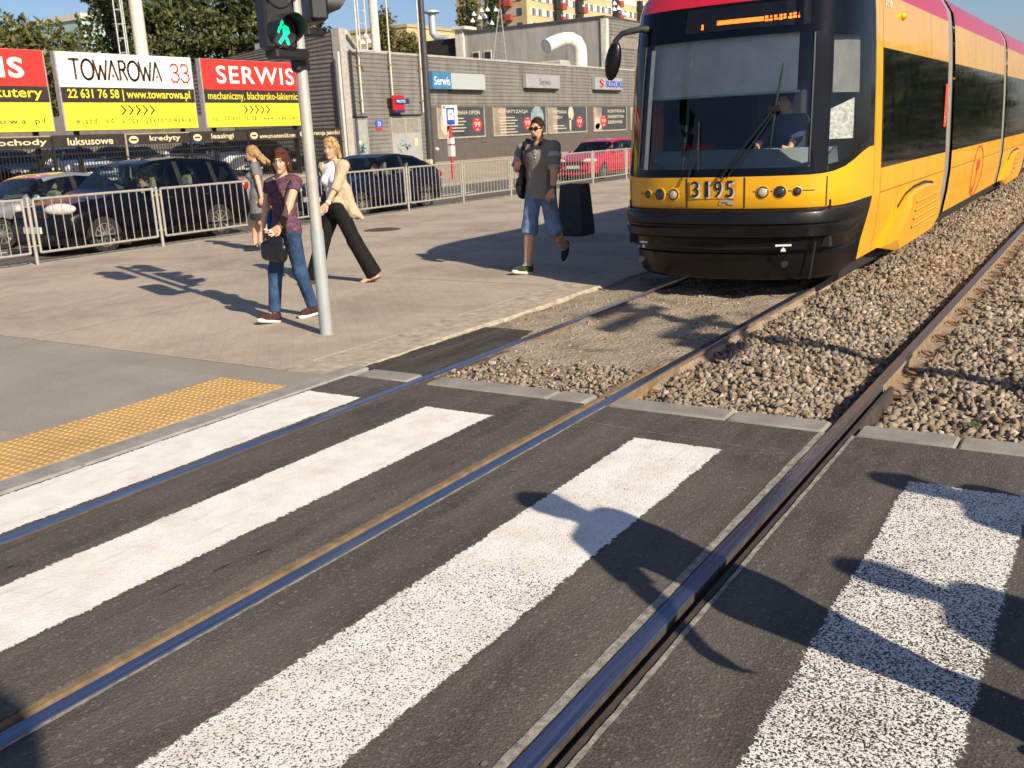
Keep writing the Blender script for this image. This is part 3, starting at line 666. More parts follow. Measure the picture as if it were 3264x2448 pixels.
for d, mt, o, dx in ((.010, WHT, .006, .014), (.014, BKL, 0, 0)):
    mb = MB(); strokesets = None
    for i, ch in enumerate('3195'): lettering(mb, ch, (TX-.215+i*.117+dx+(.022 if ch == '1' else 0), ZN0-d, 1.0-.012*(dx > 0)), FR_Y, .036 if ch == '1' else .076, .155, (.004+o*.8)*(.4 if ch == '1' else 1))
    mb.build('fleet_number', mt, TP['front_panel'])
mb = MB(); o = (TX+.06, ZN0-.006, .925); poly = [(0, 0), (.02, .05), (.09, .052), (.15, .03), (.17, .004), (.1, .004), (.085, .024), (.025, .03), (.028, .008), (.09, 0)]
mb.add([Vector(o)+Vector((x, 0, z)) for x, z in poly], [tuple(range(10))]); mb.build('badge', CHR, TP['front_panel'])
mb = MB()
for a, sc in ((.585, 1), (-.66, .8)):
    p = Vector(surfp(a, .53, .055)); q = Vector(surfp(a+.09, .53, .055)); u = (q-p).normalized(); fr = (u, Vector((0, 0, 1)), u.cross(Vector((0, 0, 1))))
    quad(mb, p-u*.075*sc, fr, 0, .15*sc, 0, .018); mb.add([p+u*x*sc+Vector((0, 0, z)) for x, z in ((-.025, -.05), (.025, -.05), (.02, -.03), (0, -.008), (-.02, -.03))], [(0, 1, 2, 3, 4)])
mb.build('jacking_mark', WHT, TP['bumper'])
mb = MB()
for a, z in ((.61, .36), (-.7, .36)):
    p = surfp(a, z, .06); mb.lathe([(.03, -.02), (.03, .006), (.022, .008), (.014, .002)], p, 'y', 18)
mb.xf(Matrix.Identity(4)); mb.build('towing_eye', LENS, TP['bumper'], smooth=True)
p = surfp(.958, .80, .0); MB().ell((p[0]+.005, p[1]-.03, p[2]), (.012, .03, .036)).build('reflector', M('reflector', (.35, .34, .34), .3), TP['bumper'], smooth=True)
mb = MB(); mb.loft([[surfp(.80+.006*s, z, .05) for z in (.2, .4, .5, .56)] for s in (-1, 1)], False); mb.loft([[surfp(-.55+k*.09, .50+.02*abs(k-6)/6, .063) for k in range(13)], [surfp(-.55+k*.09, .508+.02*abs(k-6)/6, .063) for k in range(13)]], False); mb.build('bumper_seam', M('seam_black', (.002,)*3, .9), TP['bumper'])
# destination display
mb = MB(); pts = [[surfp(a, z, .006) for a in (-.33, -.1, .1, .3, .5, .68)] for z in (2.55, 2.77)]; mb.loft(pts, False); db = mb.build('destination_display', M('display_black', (.006, .006, .007), .25), TP['front_fascia'])
LED = M('led_orange', (1, .17, .015), .5, 0, .35, 60, emit=1.1)
mb = MB(); n = 60
def led(a0, a1, z0, z1):
    mb.loft([[surfp(a0+(a1-a0)*k/3, z0, .010) for k in range(4)], [surfp(a0+(a1-a0)*k/3, z1, .010) for k in range(4)]], False)
led(-.052, .33, 2.605, 2.645)
for k, (w, z0, z1) in enumerate([(.03, 2.60, 2.65), (.024, 2.60, 2.648), (.028, 2.605, 2.65), (.03, 2.603, 2.652), (.022, 2.61, 2.655), (.03, 2.607, 2.655), (.026, 2.61, 2.66), (.012, 2.61, 2.66)]):
    a = .338+k*.036; led(a, a+w, z0, (z0+z1)/2-.004); led(a+(.006 if k % 2 else 0), a+w-.004, (z0+z1)/2+.003, z1)
led(-.185, -.168, 2.575, 2.625); led(-.187, -.166, 2.575, 2.59)
mb.build('led_text', LED, db)
# wipers
mb = MB(); WB = M('wiper_black', (.01,)*3, .4)
mb.tube([surfp(.07, 1.18, .05), surfp(.28, 1.52, .07), surfp(.46, 1.80, .06)], .012, 8); mb.tube([surfp(.12, 1.18, .05), surfp(.33, 1.52, .07), surfp(.48, 1.80, .06)], .008, 8)
mb.tube([surfp(.505, 2.21, .03), surfp(.465, 1.8, .045), surfp(.44, 1.37, .03)], [.006, .016, .006], 8); mb.box(*[c for p in [surfp(.44, 1.80, .06)] for c in (p[0]-.02, p[0]+.09, p[1]-.02, p[1]+.02, p[2]-.02, p[2]+.03)])
mb.tube([surfp(-.14, 1.72, .03), surfp(-.13, 1.45, .04), surfp(-.12, 1.25, .03)], [.005, .012, .006], 8); mb.tube([surfp(-.2, 1.19, .04), surfp(-.13, 1.5, .05)], .008, 8)
mb.build('wiper', WB, tram, smooth=True)
mb = MB()
for s in (-1, 1): mb.tube([surfp(s*.715, z, .012) for z in (1.3, 1.7, 2.1, 2.47)], .012, 6)
mb.build('windscreen_trim', WB, tram, smooth=True)
mb = MB(); mb.loft([[surfp(a_, z, .012) for z in (1.27, 1.6, 2.0, 2.43)] for a_ in (-.645, -.60)], False); mb.build('pillar_reflection', M('pale_reflection', (.46, .49, .42), .5), tram)  # pale strip carries a bright reflection on the pillar trim in its colour
# mirror on the near-platform side
mb = MB(); mb.tube([(-4.22, 9.62, 2.64), (-4.34, 9.5, 2.66), (-4.52, 9.44, 2.63), (-4.6, 9.43, 2.56), (-4.62, 9.43, 2.48)], [.05, .035, .028, .026, .022], 10); ar = mb.build('mirror_arm', M('rubber', (.025,)*3, .6), tram, smooth=True)
MB().lathe([(.055, 0), (.058, .05), (.04, .06)], (-4.25, 9.58, 2.62), 'x').build('mirror_socket', RED, ar, smooth=True)
mb = MB().ell((0, 0, 0), (.085, .06, .2), 18, 12); mb.xf(Matrix.Translation((-4.63, 9.44, 2.37)) @ Matrix.Rotation(R(12), 4, 'Y')); mb.build('mirror', TBLK, ar, smooth=True)
mb = MB()
for s in (1,): mb.tube([(TX+1.02, 9.52, 2.62), (TX+1.04, 9.5, 2.62)], .01, 6)
# interior of the cab
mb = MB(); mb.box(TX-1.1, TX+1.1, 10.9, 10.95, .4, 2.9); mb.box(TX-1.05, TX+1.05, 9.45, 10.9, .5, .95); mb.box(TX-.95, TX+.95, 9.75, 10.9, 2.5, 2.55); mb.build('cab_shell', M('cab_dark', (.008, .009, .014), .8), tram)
mb = MB(); Rr = []
for y, z in ((9.25, 1.2), (9.3, 1.27), (9.5, 1.33), (9.62, 1.42), (9.78, 1.43), (9.85, 1.3), (9.85, .95)): Rr.append([(TX+s*min(.95, .62+(y-9.25)*1.1), y+.22*abs(s), z) for s in (-1, -.6, -.2, .2, .6, 1)])
mb.loft(Rr, False); mb.build('dashboard', M('dashboard_grey', (.24, .27, .27), .7, 0, .1, 4), tram, smooth=True)
mb = MB(); Rr = [[surfp(a, z, -.07) for a in (-.66, -.4, -.15, .1, .3, .5, .59)] for z in (1.965, 2.1, 2.3, 2.52)]; mb.loft(Rr, False); bl = mb.build('roller_blind', M('blind_grey', (.72, .70, .66), .8, 0, .1, 6), tram, smooth=True)
mb = MB(); mb.tube([surfp(a, 1.955, -.07) for a in (-.68, -.4, -.15, .1, .3, .5, .61)], .012, 8); mb.build('blind_bar', M('blind_bar', (.45, .55, .52), .5), bl, smooth=True)
mb = MB(); Rr = [[surfp(a, z, 0) for a in (.86, .92, .955, .974)] for z in (1.93, 2.2, 2.45)]; mb.loft([[(p[0]-.05, p[1]+.05, p[2]) for p in r] for r in Rr], False); mb.build('side_blind', M('side_blind_grey', (.17, .17, .16), .8), tram, smooth=True)
mb = MB(); mb.add([(-2.50, 9.80, 1.5), (-2.30, 9.92, 1.5), (-2.30, 9.92, 1.88), (-2.50, 9.80, 1.78)], [(0, 1, 2, 3)]); mb.build('paper_notice', M('paper_white', (.6, .58, .54), .8, 0, .5, 30), tram)
mb = MB().box(TX-.98, TX-.55, 10.3, 10.75, 1.0, 1.25, .04); mb.box(TX-.98, TX-.55, 10.62, 10.8, 1.2, 1.48, .04); mb.build('red_seat', M('seat_red', (.5, .01, .02), .7), tram)
mb = MB().box(TX+.0, TX+.5, 10.42, 10.55, 1.0, 2.1, .05); mb.build('driver_seat', M('seat_dark', (.02, .022, .03), .8), tram)
# side details (both sides)
SEAM2 = M('seam_side', (.16, .07, .008), .8)
for s in (1, -1):
    def sp3(y, z, out=.004): return (TX+s*(hwz(z)+out), y, z)
    mb = MB()
    for y0, y1 in ((10.78, 14.9), (15.55, 21.7), (22.35, 27.1)):
        mb.loft([[sp3(y0, .915), sp3(y1, .915)], [sp3(y0, .925), sp3(y1, .925)]], False)
        for y in ((13.55,) if y0 < 12 else (y0+2.1, y0+4.2)):
            for za, zb in ((.93, 1.16), (2.38, 2.89)): mb.loft([[sp3(y, z) for z in (za, (za+zb)/2, zb)], [sp3(y+.009, z) for z in (za, (za+zb)/2, zb)]], False)
    mb.loft([[sp3(10.76, z) for z in (.3, .6, .9, 1.17, 2, 2.5, 2.89)], [sp3(10.77, z) for z in (.3, .6, .9, 1.17, 2, 2.5, 2.89)]], False)
    mb.loft([[sp3(10.43, z) for z in (.92, 1.17, 2, 2.5, 2.89)], [sp3(10.438, z) for z in (.92, 1.17, 2, 2.5, 2.89)]], False)
    mb.loft([[sp3(11.7, z) for z in (.3, .6, .9)], [sp3(11.708, z) for z in (.3, .6, .9)]], False)
    mb.build('body_seam', SEAM2, TP['body'])
    for y0 in (11.05, 22.7):
        arch = [(0, .3), (.35, .42), (.8, .66), (1.15, .78), (1.6, .83), (2.3, .845), (2.95, .80), (3.3, .68), (3.5, .5), (3.56, .3), (3.2, .17), (1.0, .15)]
        k = .95
        mb = MB(); mb.add([sp3(y0+y-.03 if y < 1 else y0+y+.03, z+.035, .006) for y, z in arch[2:10]]+[sp3(y0+y, z, .006) for y, z in arch[9:1:-1]], [tuple(range(16))]); mb.build('arch_gap', TDARK, TP['body'] if y0 < 15 else TP['bodies'][1])
        mb = MB(); outer = [sp3(y0+y, z, -.02) for y, z in arch]; c = (1.95, .45)
        mid = [sp3(y0+y, z, .05) for y, z in arch]; inner = [sp3(y0+c[0]+(y-c[0])*(.62 if y < 1 else .97), c[1]+(z-c[1])*.94, .085) for y, z in arch]
        mb.loft([outer, mid, inner], True); mb.add(inner, [tuple(range(len(inner)))])
        cv = mb.build('bogie_cover', YEL, TP['body'] if y0 < 15 else TP['bodies'][1], smooth=25)
        mb = MB()
        for q in range(4): mb.loft([[sp3(y0+1.5, .35+q*.1, .088), sp3(y0+3.1, .37+q*.1, .088)], [sp3(y0+1.5, .375+q*.1, .098), sp3(y0+3.1, .395+q*.1, .098)], [sp3(y0+1.5, .385+q*.1, .088), sp3(y0+3.1, .405+q*.1, .088)]], False)
        for yy, z in ((3.25, .6), (3.25, .5), (3.22, .38), (2.0, .27)): mb.lathe([(.014, -.012), (.014, .003)], sp3(y0+yy, z, .09), 'x', n=8)
        mb.build('louvre', YEL, cv)
    MB().ell(sp3(11.75, 2.74, .0), (.05, .06, .045)).build('indicator_lamp', YEL, TP['body'], smooth=True)
    fr = (Vector((0, s, 0)), Vector((0, 0, 1)), Vector((s, 0, 0)))
    mb = MB(); lettering(mb, '3195', sp3(10.86 if s > 0 else 11.2, 2.775, .006), fr, .32, .10, .01); mb.build('side_number', WHT, TP['body'])
    mb = MB(); quad(mb, sp3(14.62, 1.52, .006), fr, 0, .2*s*s, 0, .56); st = mb.build('red_sticker', M('sticker_red', (.62, .05, .02), .5), TP['window_band'])
    mb = MB()
    for q in range(9): quad(mb, sp3(14.68, 1.58+q*.052, .010), fr, 0, .055+.02*(q % 3), 0, .024)
    mb.build('sticker_marks', M('sticker_text', (.75, .35, .1), .6), st)
    mb = MB(); yc, zc_ = 18.6, .72; P = lambda y, z: sp3(y, z, .007)
    ring = [(yc+.66*math.cos(2*math.pi*q/28), zc_+.43*math.sin(2*math.pi*q/28)) for q in range(29)]
    for w in (.0,): mb.loft([[P(y, z) for y, z in ring], [P(yc+(y-yc)*.93, zc_+(z-zc_)*.93) for y, z in ring]], False)
    for (ya, yb, za, zb) in ((18.42, 18.8, .74, .90), (18.52, 18.62, .45, .74), (18.30, 18.5, .36, .47)): mb.add([P(ya, za), P(yb, za), P(yb, zb), P(ya, zb)], [(0, 1, 2, 3)])
    mb.build('door_symbol', M('symbol_red', (.58, .05, .02), .5), TP['bodies'][0])
# ================================================================ VEHICLES (local: nose towards -Y, origin on the road under the middle)
TYRE = M('tyre', (.015,)*3, .85, 0, .3, 20); ALLOY = M('alloy', (.36, .34, .32), .35, .7); CGL = GLASS('car_glass', (.62, .70, .70), .04); CBLK = M('car_black', (.012,)*3, .5)
HLAMP = M('headlamp', (.78, .72, .62), .08, .35, .25, 18, coat=1); TLAMP = M('taillamp', (.35, .008, .015), .15, coat=1); PLATE = M('number_plate', (.55, .54, .5), .5, 0, .25, 40); LEATH = M('seat_beige', (.33, .28, .2), .7); CINT = M('car_interior', (.02, .02, .022), .9)
SHAPES = {
 'suv': dict(L=4.56, W=1.86, top=[(0, .62), (.012, .82), (.05, .93), (.15, 1.0), (.275, 1.08), (.31, 1.15), (.44, 1.58), (.5, 1.645), (.62, 1.675), (.78, 1.63), (.9, 1.54), (.935, 1.45), (.975, 1.12), (.99, .95), (1, .6)], belt=[(0, .7), (.28, 1.02), (.9, 1.12), (1, 1.0)], ws=(.305, .455), rw=(.925, .98), sg=(.385, .895), pil=[.60, .79], wh=(.185, .785), R=.365, sill=.34),
 'sedan': dict(L=4.7, W=1.8, top=[(0, .5), (.015, .68), (.06, .78), (.25, .93), (.285, .97), (.43, 1.36), (.5, 1.43), (.6, 1.455), (.72, 1.40), (.87, 1.08), (.97, 1.02), (.99, .9), (1, .55)], belt=[(0, .6), (.28, .9), (.85, .99), (1, .9)], ws=(.28, .44), rw=(.73, .865), sg=(.35, .80), pil=[.58], wh=(.19, .79), R=.33, sill=.26),
 'hatch': dict(L=4.3, W=1.78, top=[(0, .5), (.015, .7), (.06, .8), (.22, .97), (.25, 1.0), (.42, 1.40), (.5, 1.475), (.6, 1.48), (.75, 1.40), (.88, 1.20), (.95, 1.05), (.985, .9), (1, .55)], belt=[(0, .62), (.26, .93), (.9, 1.06), (1, .9)], ws=(.25, .43), rw=(.76, .945), sg=(.34, .84), pil=[.60], wh=(.19, .80), R=.33, sill=.26),
 'wagon': dict(L=4.6, W=1.8, top=[(0, .5), (.012, .68), (.05, .78), (.22, .96), (.26, 1.0), (.41, 1.38), (.48, 1.45), (.6, 1.49), (.8, 1.46), (.91, 1.38), (.965, 1.08), (.985, .95), (1, .55)], belt=[(0, .62), (.26, .92), (.9, 1.05), (1, .9)], ws=(.26, .42), rw=(.915, .963), sg=(.34, .90), pil=[.55, .74], wh=(.185, .785), R=.335, sill=.26)}
def car(kind, paint_, loc, label, group=None, rz=0, seats=True):
    q = SHAPES[kind]; L, Wd = q['L'], q['W']/2
    r = thing('car', loc, label, 'car', group, rz)
    top = lambda t: float(np.interp(t, *zip(*q['top']))); belt = lambda t: float(np.interp(t, *zip(*q['belt'])))
    ts = sorted(set([round(i/88, 4) for i in range(89)]+[.004, .008, .996]+list(q['ws'])+list(q['rw'])+list(q['sg'])+[p-.012 for p in q['pil']]+[p+.012 for p in q['pil']]))
    rings = []
    for t in ts:
        y = (t-.5)*L; tp = top(t); e = min(t, 1-t)
        w = Wd*(1-.26*max(0, 1-e/.16)**2.2) if t < .5 else Wd*(1-.18*max(0, 1-e/.12)**2.2)
        zb = q['sill']
        for wt in q['wh']:
            d = abs((t-wt)*L)
            if d < q['R']: zb = max(zb, math.sqrt(q['R']**2-d*d)+q['R']*.93)
        zb = min(zb, tp-.06)
        bl = min(belt(t), tp-.045); gh = tp > belt(t)+.12
        wr = w*.80 if not gh else w*(.80-.04*min(1, (tp-belt(t))/.5))
        z7 = tp-.085 if gh else tp-.025
        k = min(1, max(0, (tp-bl-.05)/.15))
        P = [(0, min(zb, .2+.0*t)), (w*.8, min(zb, .22)), (w*.95, zb), (w, max(zb+.005, .52)), (w*1.0, max(zb+.01, .70)), (w*.985, max(zb+.015, bl-.05)), (w*.955, max(zb+.02, bl)),
             (wr+(w*.9-wr)*(1-k), max(z7, bl+.004)), ((wr*.93)+(w*.8-wr*.93)*(1-k), tp-.02), (wr*.5, tp-.001), (0, tp)]
        rings.append([(-x, y, z) for x, z in P[:0:-1]]+[(x, y, z) for x, z in P])
    n = len(rings[0]); c0 = 10; fl = {}
    for i in range(len(ts)-1):
        tm_ = (ts[i]+ts[i+1])/2
        for j in range(n):
            k = (j+1) % n
            band = min(abs(j-c0+.0), 99); jj = j if j < n-1 else n-1
            # half index of the band between ring points
            a = abs(j-c0) if j >= c0 else abs(j+1-c0)
            hb = a  # band from point a to a+1 on that half, a = 0 underside
            if j == n-1: hb = 10
            nm = 'body'
            if hb in (7, 8, 9, 10) and q['ws'][0] < tm_ < q['ws'][1]: nm = 'windscreen'
            elif hb in (7, 8, 9, 10) and q['rw'][0] < tm_ < q['rw'][1]: nm = 'rear_window'
            elif hb == 6 and q['sg'][0] < tm_ < q['sg'][1] and top(tm_) > belt(tm_)+.16:
                nm = 'pillar_trim' if any(abs(tm_-p) < .012 for p in q['pil']) else 'side_windows'
            elif hb in (1, 0): nm = 'underbody'
            fl.setdefault(nm, []).append((rings[i][j], rings[i][k], rings[i+1][k], rings[i+1][j]))
    fl['body'] += [tuple(rings[0])]; fl['body'] += [tuple(rings[-1])]
    base = Vector(loc)
    def ob(nm, f, mt, par, sm_=35):
        d = {}; v = []; ff = []
        for qd in f:
            ix = []
            for p in qd:
                kk = tuple(round(c, 4) for c in p)
                if kk not in d: d[kk] = len(v); v.append(p)
                if d[kk] not in ix: ix.append(d[kk])
            if len(ix) > 2: ff.append(tuple(ix))
        return MB().add(v, ff).build(nm, mt, par, smooth=sm_, world=False)
    B = ob('body', fl['body'], paint_, r); ob('underbody', fl['underbody'], CBLK, B)
    for nm in ('windscreen', 'rear_window', 'side_windows'):
        if nm in fl: [ob('side_window' if nm[:4] == 'side' else nm, [q_ for q_ in fl[nm] if nm[:4] != 'side' or q_[0][0]*s_ > 0], CGL, r) for s_ in ((-1, 1) if nm[:4] == 'side' else (1,))]
    for s_ in (-1, 1): ob('pillar_trim', [q_ for q_ in fl['pillar_trim'] if q_[0][0]*s_ > 0], CBLK, B)
    MB().box(-Wd*.93, Wd*.93, -L*.2, L*.42, .35, .62).build('interior', CINT, r, world=False)
    if seats:
        for sx in (-.36, .36):
            for y in (.05, .95): MB().box(sx-.22, sx+.22, y, y+.14, .6, 1.08, .05).box(sx-.13, sx+.13, y+.03, y+.12, 1.075, 1.3, .045).build('seat', LEATH, r, smooth=30, world=False)
    for wt in q['wh']:
        for s in (-1, 1):
            Rr = q['R']*.93; y = (wt-.5)*L; x = s*(Wd-.115)
            w = MB().lathe([(Rr*.62, -.09), (Rr*.95, -.10), (Rr, -.07), (Rr, .07), (Rr*.95, .10), (Rr*.66, .10), (Rr*.62, .06)], (x, y, Rr), 'x', 28).build('wheel', TYRE, r, smooth=40, world=False)
            d0 = MB().lathe([(Rr*.62, .02*s), (Rr*.3, .03*s), (.01, .03*s)], (x, y, Rr), 'x', 24); d0.build('brake', CBLK, w, world=False); m = MB(); ring = [(Rr*.60, .05*s), (Rr*.66, .07*s), (Rr*.67, .088*s), (Rr*.60, .092*s), (Rr*.58, .05*s)]; m.loft([[(x+h_, y+r_*math.cos(6.2832*k/28), Rr+r_*math.sin(6.2832*k/28)) for k in range(28)] for r_, h_ in ring]); m.lathe([(.07, .05*s), (.06, .06*s)], (x, y, Rr), 'x', 28)
            for k in range(10):
                a = 2*math.pi*k/10; d = Vector((0, math.cos(a), math.sin(a))); t = Vector((0, -math.sin(a), math.cos(a))); c = Vector((x+s*.075, y, Rr)); o = Vector((s*.012, 0, 0))
                m.add([c+d*.04+t*.018+o, c+d*.04-t*.018+o, c+d*Rr*.62-t*.011, c+d*Rr*.62+t*.011], [(0, 1, 2, 3)])
            m.lathe([(.05, .06*s), (.05, .092*s), (.01, .095*s)], (x, y, Rr), 'x', 14)
            m.build('rim', ALLOY, w, smooth=35, world=False)
    zf = .72 if kind != 'suv' else .86
    for s in (-1, 1):
        A = Matrix.Translation((s*Wd*.70, -L/2+.17, zf)) @ Matrix.Rotation(s*R(32), 4, 'Z') @ Matrix.Rotation(R(-12), 4, 'X')
        m = MB().ell((0, 0, 0), (.29, .10, .11 if kind == 'suv' else .09), 18, 10); m.xf(A); m.build('headlight', HLAMP, r, smooth=True, world=False)
        m = MB().ell((s*Wd*.80, L/2-.12, zf+.15), (.13, .12, .10 if kind != 'suv' else .13), 14, 8); m.build('taillight', TLAMP, r, smooth=True, world=False)
        m = MB().ell((s*(Wd+.07), -L*.5+L*(q['sg'][0]+.01), belt(.36)+.06), (.10, .06, .075), 12, 8); m.build('mirror', paint_, r, smooth=True, world=False)
        m = MB()
        for tt in (.50, .70): m.box(s*(Wd+.005)-.012, s*(Wd+.005)+.012, (tt-.5)*L, (tt-.5)*L+.16, belt(.5)-.16, belt(.5)-.13, .008)
        m.build('door_handle', CBLK, B, world=False)
    MB().box(-.48, .48, -L/2-.005, -L/2+.1, zf-.16, zf-.02, .02).build('grille', CBLK, r, world=False)
    MB().box(-.62, .62, -L/2-.008, -L/2+.1, .3, .42, .02).build('air_intake', CBLK, B, world=False)
    MB().box(-.26, .26, -L/2-.035, -L/2+.01, .44, .555).build('number_plate', PLATE, r, world=False)
    return r
def cp(name, c, metal=.2, coat=.7): return M(name, c, .32, metal, .05, 3, coat=coat)
PBK = M('paint_black', (.003, .0035, .008), .25, 0, .05, 3, coat=0, spec=.22); PSI = cp('paint_silver', (.27, .28, .31), .5); PBL = M('paint_dark_blue', (.004, .006, .019), .25, 0, .05, 3, coat=0, spec=.3); PRD = cp('paint_crimson', (.55, .008, .04)); PWH = cp('paint_white', (.72, .72, .72), 0); PGR = cp('paint_grey', (.14, .15, .17), .4)
z = -.12
suv = car('suv', PBK, (-16.88, 12.62, z), 'black SUV driving past behind the barred guardrail, its driver in a pale shirt')
MB().tube([(-.72, -.3, 1.66), (-.72, .2, 1.72), (-.72, 1.3, 1.68), (-.72, 1.5, 1.6)], .018, 6).tube([(.72, -.3, 1.66), (.72, .2, 1.72), (.72, 1.3, 1.68), (.72, 1.5, 1.6)], .018, 6).build('roof_rail', CBLK, suv, smooth=True, world=False)
car('sedan', PSI, (-20.15, 12.6, z), 'silver sedan in the far lane, half hidden by the black SUV')
car('hatch', PBL, (-16.65, 19.55, z), 'dark blue hatchback behind the guardrail, next to the woman in the beige cardigan')
car('wagon', PRD, (-17.9, 35.2, z), 'bright crimson estate car driving up the road beside the tram')
# cars parked in the lot behind the signs
lot = [('hatch', PRD, (-33.4, 17.6, .52), 'red hatchback parked under the samochody sign', R(70)), ('sedan', PBL, (-33.0, 19.6, .52), 'dark blue sedan parked in the lot left of the white car', R(85)), ('wagon', PWH, (-33.2, 22.2, .52), 'white car parked in the lot under the sign reading luksusowe', R(80)), ('sedan', PGR, (-33.6, 25.2, .52), 'grey sedan parked in the lot under the sign reading kredyty', R(95)),
       ('hatch', PWH, (-33.4, 29.0, .52), 'white hatchback parked in the lot behind the woman with windblown hair', R(100)), ('wagon', PBK, (-33.2, 31.6, .52), 'black estate parked in the lot next to the corrugated wall', R(85))]
for k, p_, l, lb, a in lot: car(k, p_, l, lb, 'cars parked in the dealer lot', a, False)
# ================================================================ BUILDINGS, SIGNS
CORR = M('corrugated_grey', (.214, .204, .187), .55, .15, .1, 2, spec=.4); CORR_SHADE = M('corrugated_shade', (.16, .15, .14), .6, .1, .12, 2); TRIM = M('trim_grey', (.36, .34, .30), .6); PLAS = M('plaster_grey', (.33, .32, .30), .9, 0, .1, .8, .3, 20); BLKW = M('wall_black', (.018, .018, .02), .85); WHTW = M('wall_white', (.60, .57, .50), .8)  # darker cladding is the grey one with the side wall's shade in its colour
def streaky(m):
    t = m.node_tree; p = t.nodes['Principled BSDF']; src = p.inputs['Base Color'].links[0].from_socket
    tc = t.nodes.new('ShaderNodeTexCoord').outputs['Object']; mp = t.nodes.new('ShaderNodeMapping'); mp.inputs['Scale'].default_value = (1.6, 1.6, .16); t.links.new(tc, mp.inputs[0])
    n = tex(t, 'ShaderNodeTexNoise', 1.5, 6, .7, mp.outputs[0]); t.links.new(mixc(t, 1, src, ramp(t, n.outputs[0], [(.3, (.70, .68, .64)), (.6, (1.05, 1.05, 1.05))]).outputs[0], 'MULTIPLY'), p.inputs['Base Color'])
for m_ in (CORR, CORR_SHADE, PLAS, WHTW): streaky(m_)
def corr(name, p0, p1, z0, z1f, mat, par, pitch=.19, dep=.03):
    """horizontal ribs on a wall from p0 to p1 (xy), outward normal to the right of p0->p1; z1f gives the top height at p0 and p1"""
    p0, p1 = Vector((*p0, 0)), Vector((*p1, 0)); d = (p1-p0).normalized(); n = Vector((d.y, -d.x, 0)); a, b = z1f
    prof = []; z = z0
    while z < max(a, b):
        prof += [(z, 0), (z+pitch*.40, 0), (z+pitch*.52, dep), (z+pitch*.88, dep)]; z += pitch
    mb = MB(); L = [p0+n*o+Vector((0, 0, min(z, a))) for z, o in prof]; Q = [p1+n*o+Vector((0, 0, min(z, b))) for z, o in prof]
    mb.loft([L, Q], False); return mb.build(name, mat, par)
bld = thing('service_building', (-36, 50, .5), 'long low grey corrugated service building with signs and window posters', 'building')
BX = -30
corr('facade', (BX, 34), (BX, 39.85), .5, (5.6, 5.6), CORR, bld); corr('facade', (BX, 39.85), (BX, 74), 3.3, (5.62, 5.62), CORR, bld)
mb = MB(); mb.box(BX-.3, BX-.02, 34, 74, .45, 5.55); mb.box(-44, BX-.3, 34.2, 74, .45, 5.4); mb.build('core', PLAS, bld)
MB().box(BX-.1, BX+.06, 34, 74.05, 5.6, 5.7).build('parapet_cap', TRIM, bld)
mb = MB(); mb.box(BX-.02, BX+.02, 39.9, 74, .45, 3.28); mb.build('base_wall', M('base_wall_dark', (.085, .075, .065), .8, 0, .12, 3), bld)
MB().box(BX-.02, BX+.035, 39.9, 74, 3.2, 3.31).build('ledge', M('ledge', (.12, .11, .09), .7), bld)
corr('side_wall', (-44, 34), (-30.4, 34), .5, (5.3, 6.45), CORR_SHADE, bld)
mb = MB(); mb.prism([(-44, .45), (BX, .45), (BX, 6.5), (-44, 5.35)], 34.05, 34.35, 'y'); mb.build('gable_wall', CORR_SHADE, bld); MB().box(-30.4, BX+.05, 33.94, 34.36, .45, 6.55).build('corner_trim', TRIM, bld)
mb = MB(); mb.tube([(-30.0, 34.4, 6.4), (-31.2, 36.6, 5.75), (-31.2, 39, 5.75)], .14, 8); mb.build('roof_brace', WHTW, bld)
MB().box(-36.5, -31.5, 35.2, 36.6, 5.5, 6.5).build('roof_light', M('roof_light', (.28, .33, .36), .3), bld)
# doors
DOOR = M('door_grey', (.33, .335, .33), .5, .1, .12, 4)
def door(y0, y1, zt, leaves, nm):
    mb = MB().box(BX-.03, BX+.055, y0, y1, .5, zt); d = mb.build(nm, DOOR, bld)
    mb = MB()
    for a, b in ((y0-.05, y0), (y1, y1+.05)): mb.box(BX-.02, BX+.1, a, b, .5, zt+.04)
    mb.box(BX-.02, BX+.1, y0, y1, zt, zt+.05); mb.build('frame', TRIM, d)
    mb = MB().box(BX-.01, BX+.16, y0-.06, y1+.06, zt+.06, zt+.12); mb.build('rain_cover', CBLK, d)
    for k in range(leaves):
        a = y0+(y1-y0)*k/leaves; b = y0+(y1-y0)*(k+1)/leaves
        if leaves > 1: MB().box(BX+.056, BX+.062, a+.05, b-.05, zt-.72, zt-.06).build('transom', M('transom', (.24, .22, .19), .4), d)
    mb = MB(); yc = y1-.35 if leaves > 1 else y0+.28
    quad(mb, (BX+.06, yc, 1.55), FR_X, -.11, .11, 0, .17); quad(mb, (BX+.06, yc, 1.38), FR_X, -.11, .11, 0, .17); s = mb.build('notice', M('notice_yellow', (.75, .62, .12), .6), d)
    mb = MB(); quad(mb, (BX+.064, yc, 1.56), FR_X, -.08, .08, 0, .15); mb.build('notice_top', M('notice_white', (.72, .7, .62), .6), s)
    mb = MB(); rnd = random.Random(int(y0*10))
    for _ in range(5): strokes(mb, (BX+.064, y0+rnd.uniform(.15, y1-y0-.5), rnd.uniform(1.0, 1.5)), FR_X, [[(rnd.uniform(0, .4), rnd.uniform(0, .3)) for _ in range(7)]], .04)
    mb.build('graffiti', M('graffiti_teal', (.16, .36, .40), .7), d)
    MB().box(BX+.055, BX+.12, (y0+y1)/2-.04, (y0+y1)/2+.0, 1.2, 1.32).build('handle', CBLK, d)
door(34.45, 35.25, 2.68, 1, 'door'); door(37.1, 39.3, 2.72, 2, 'double_door')
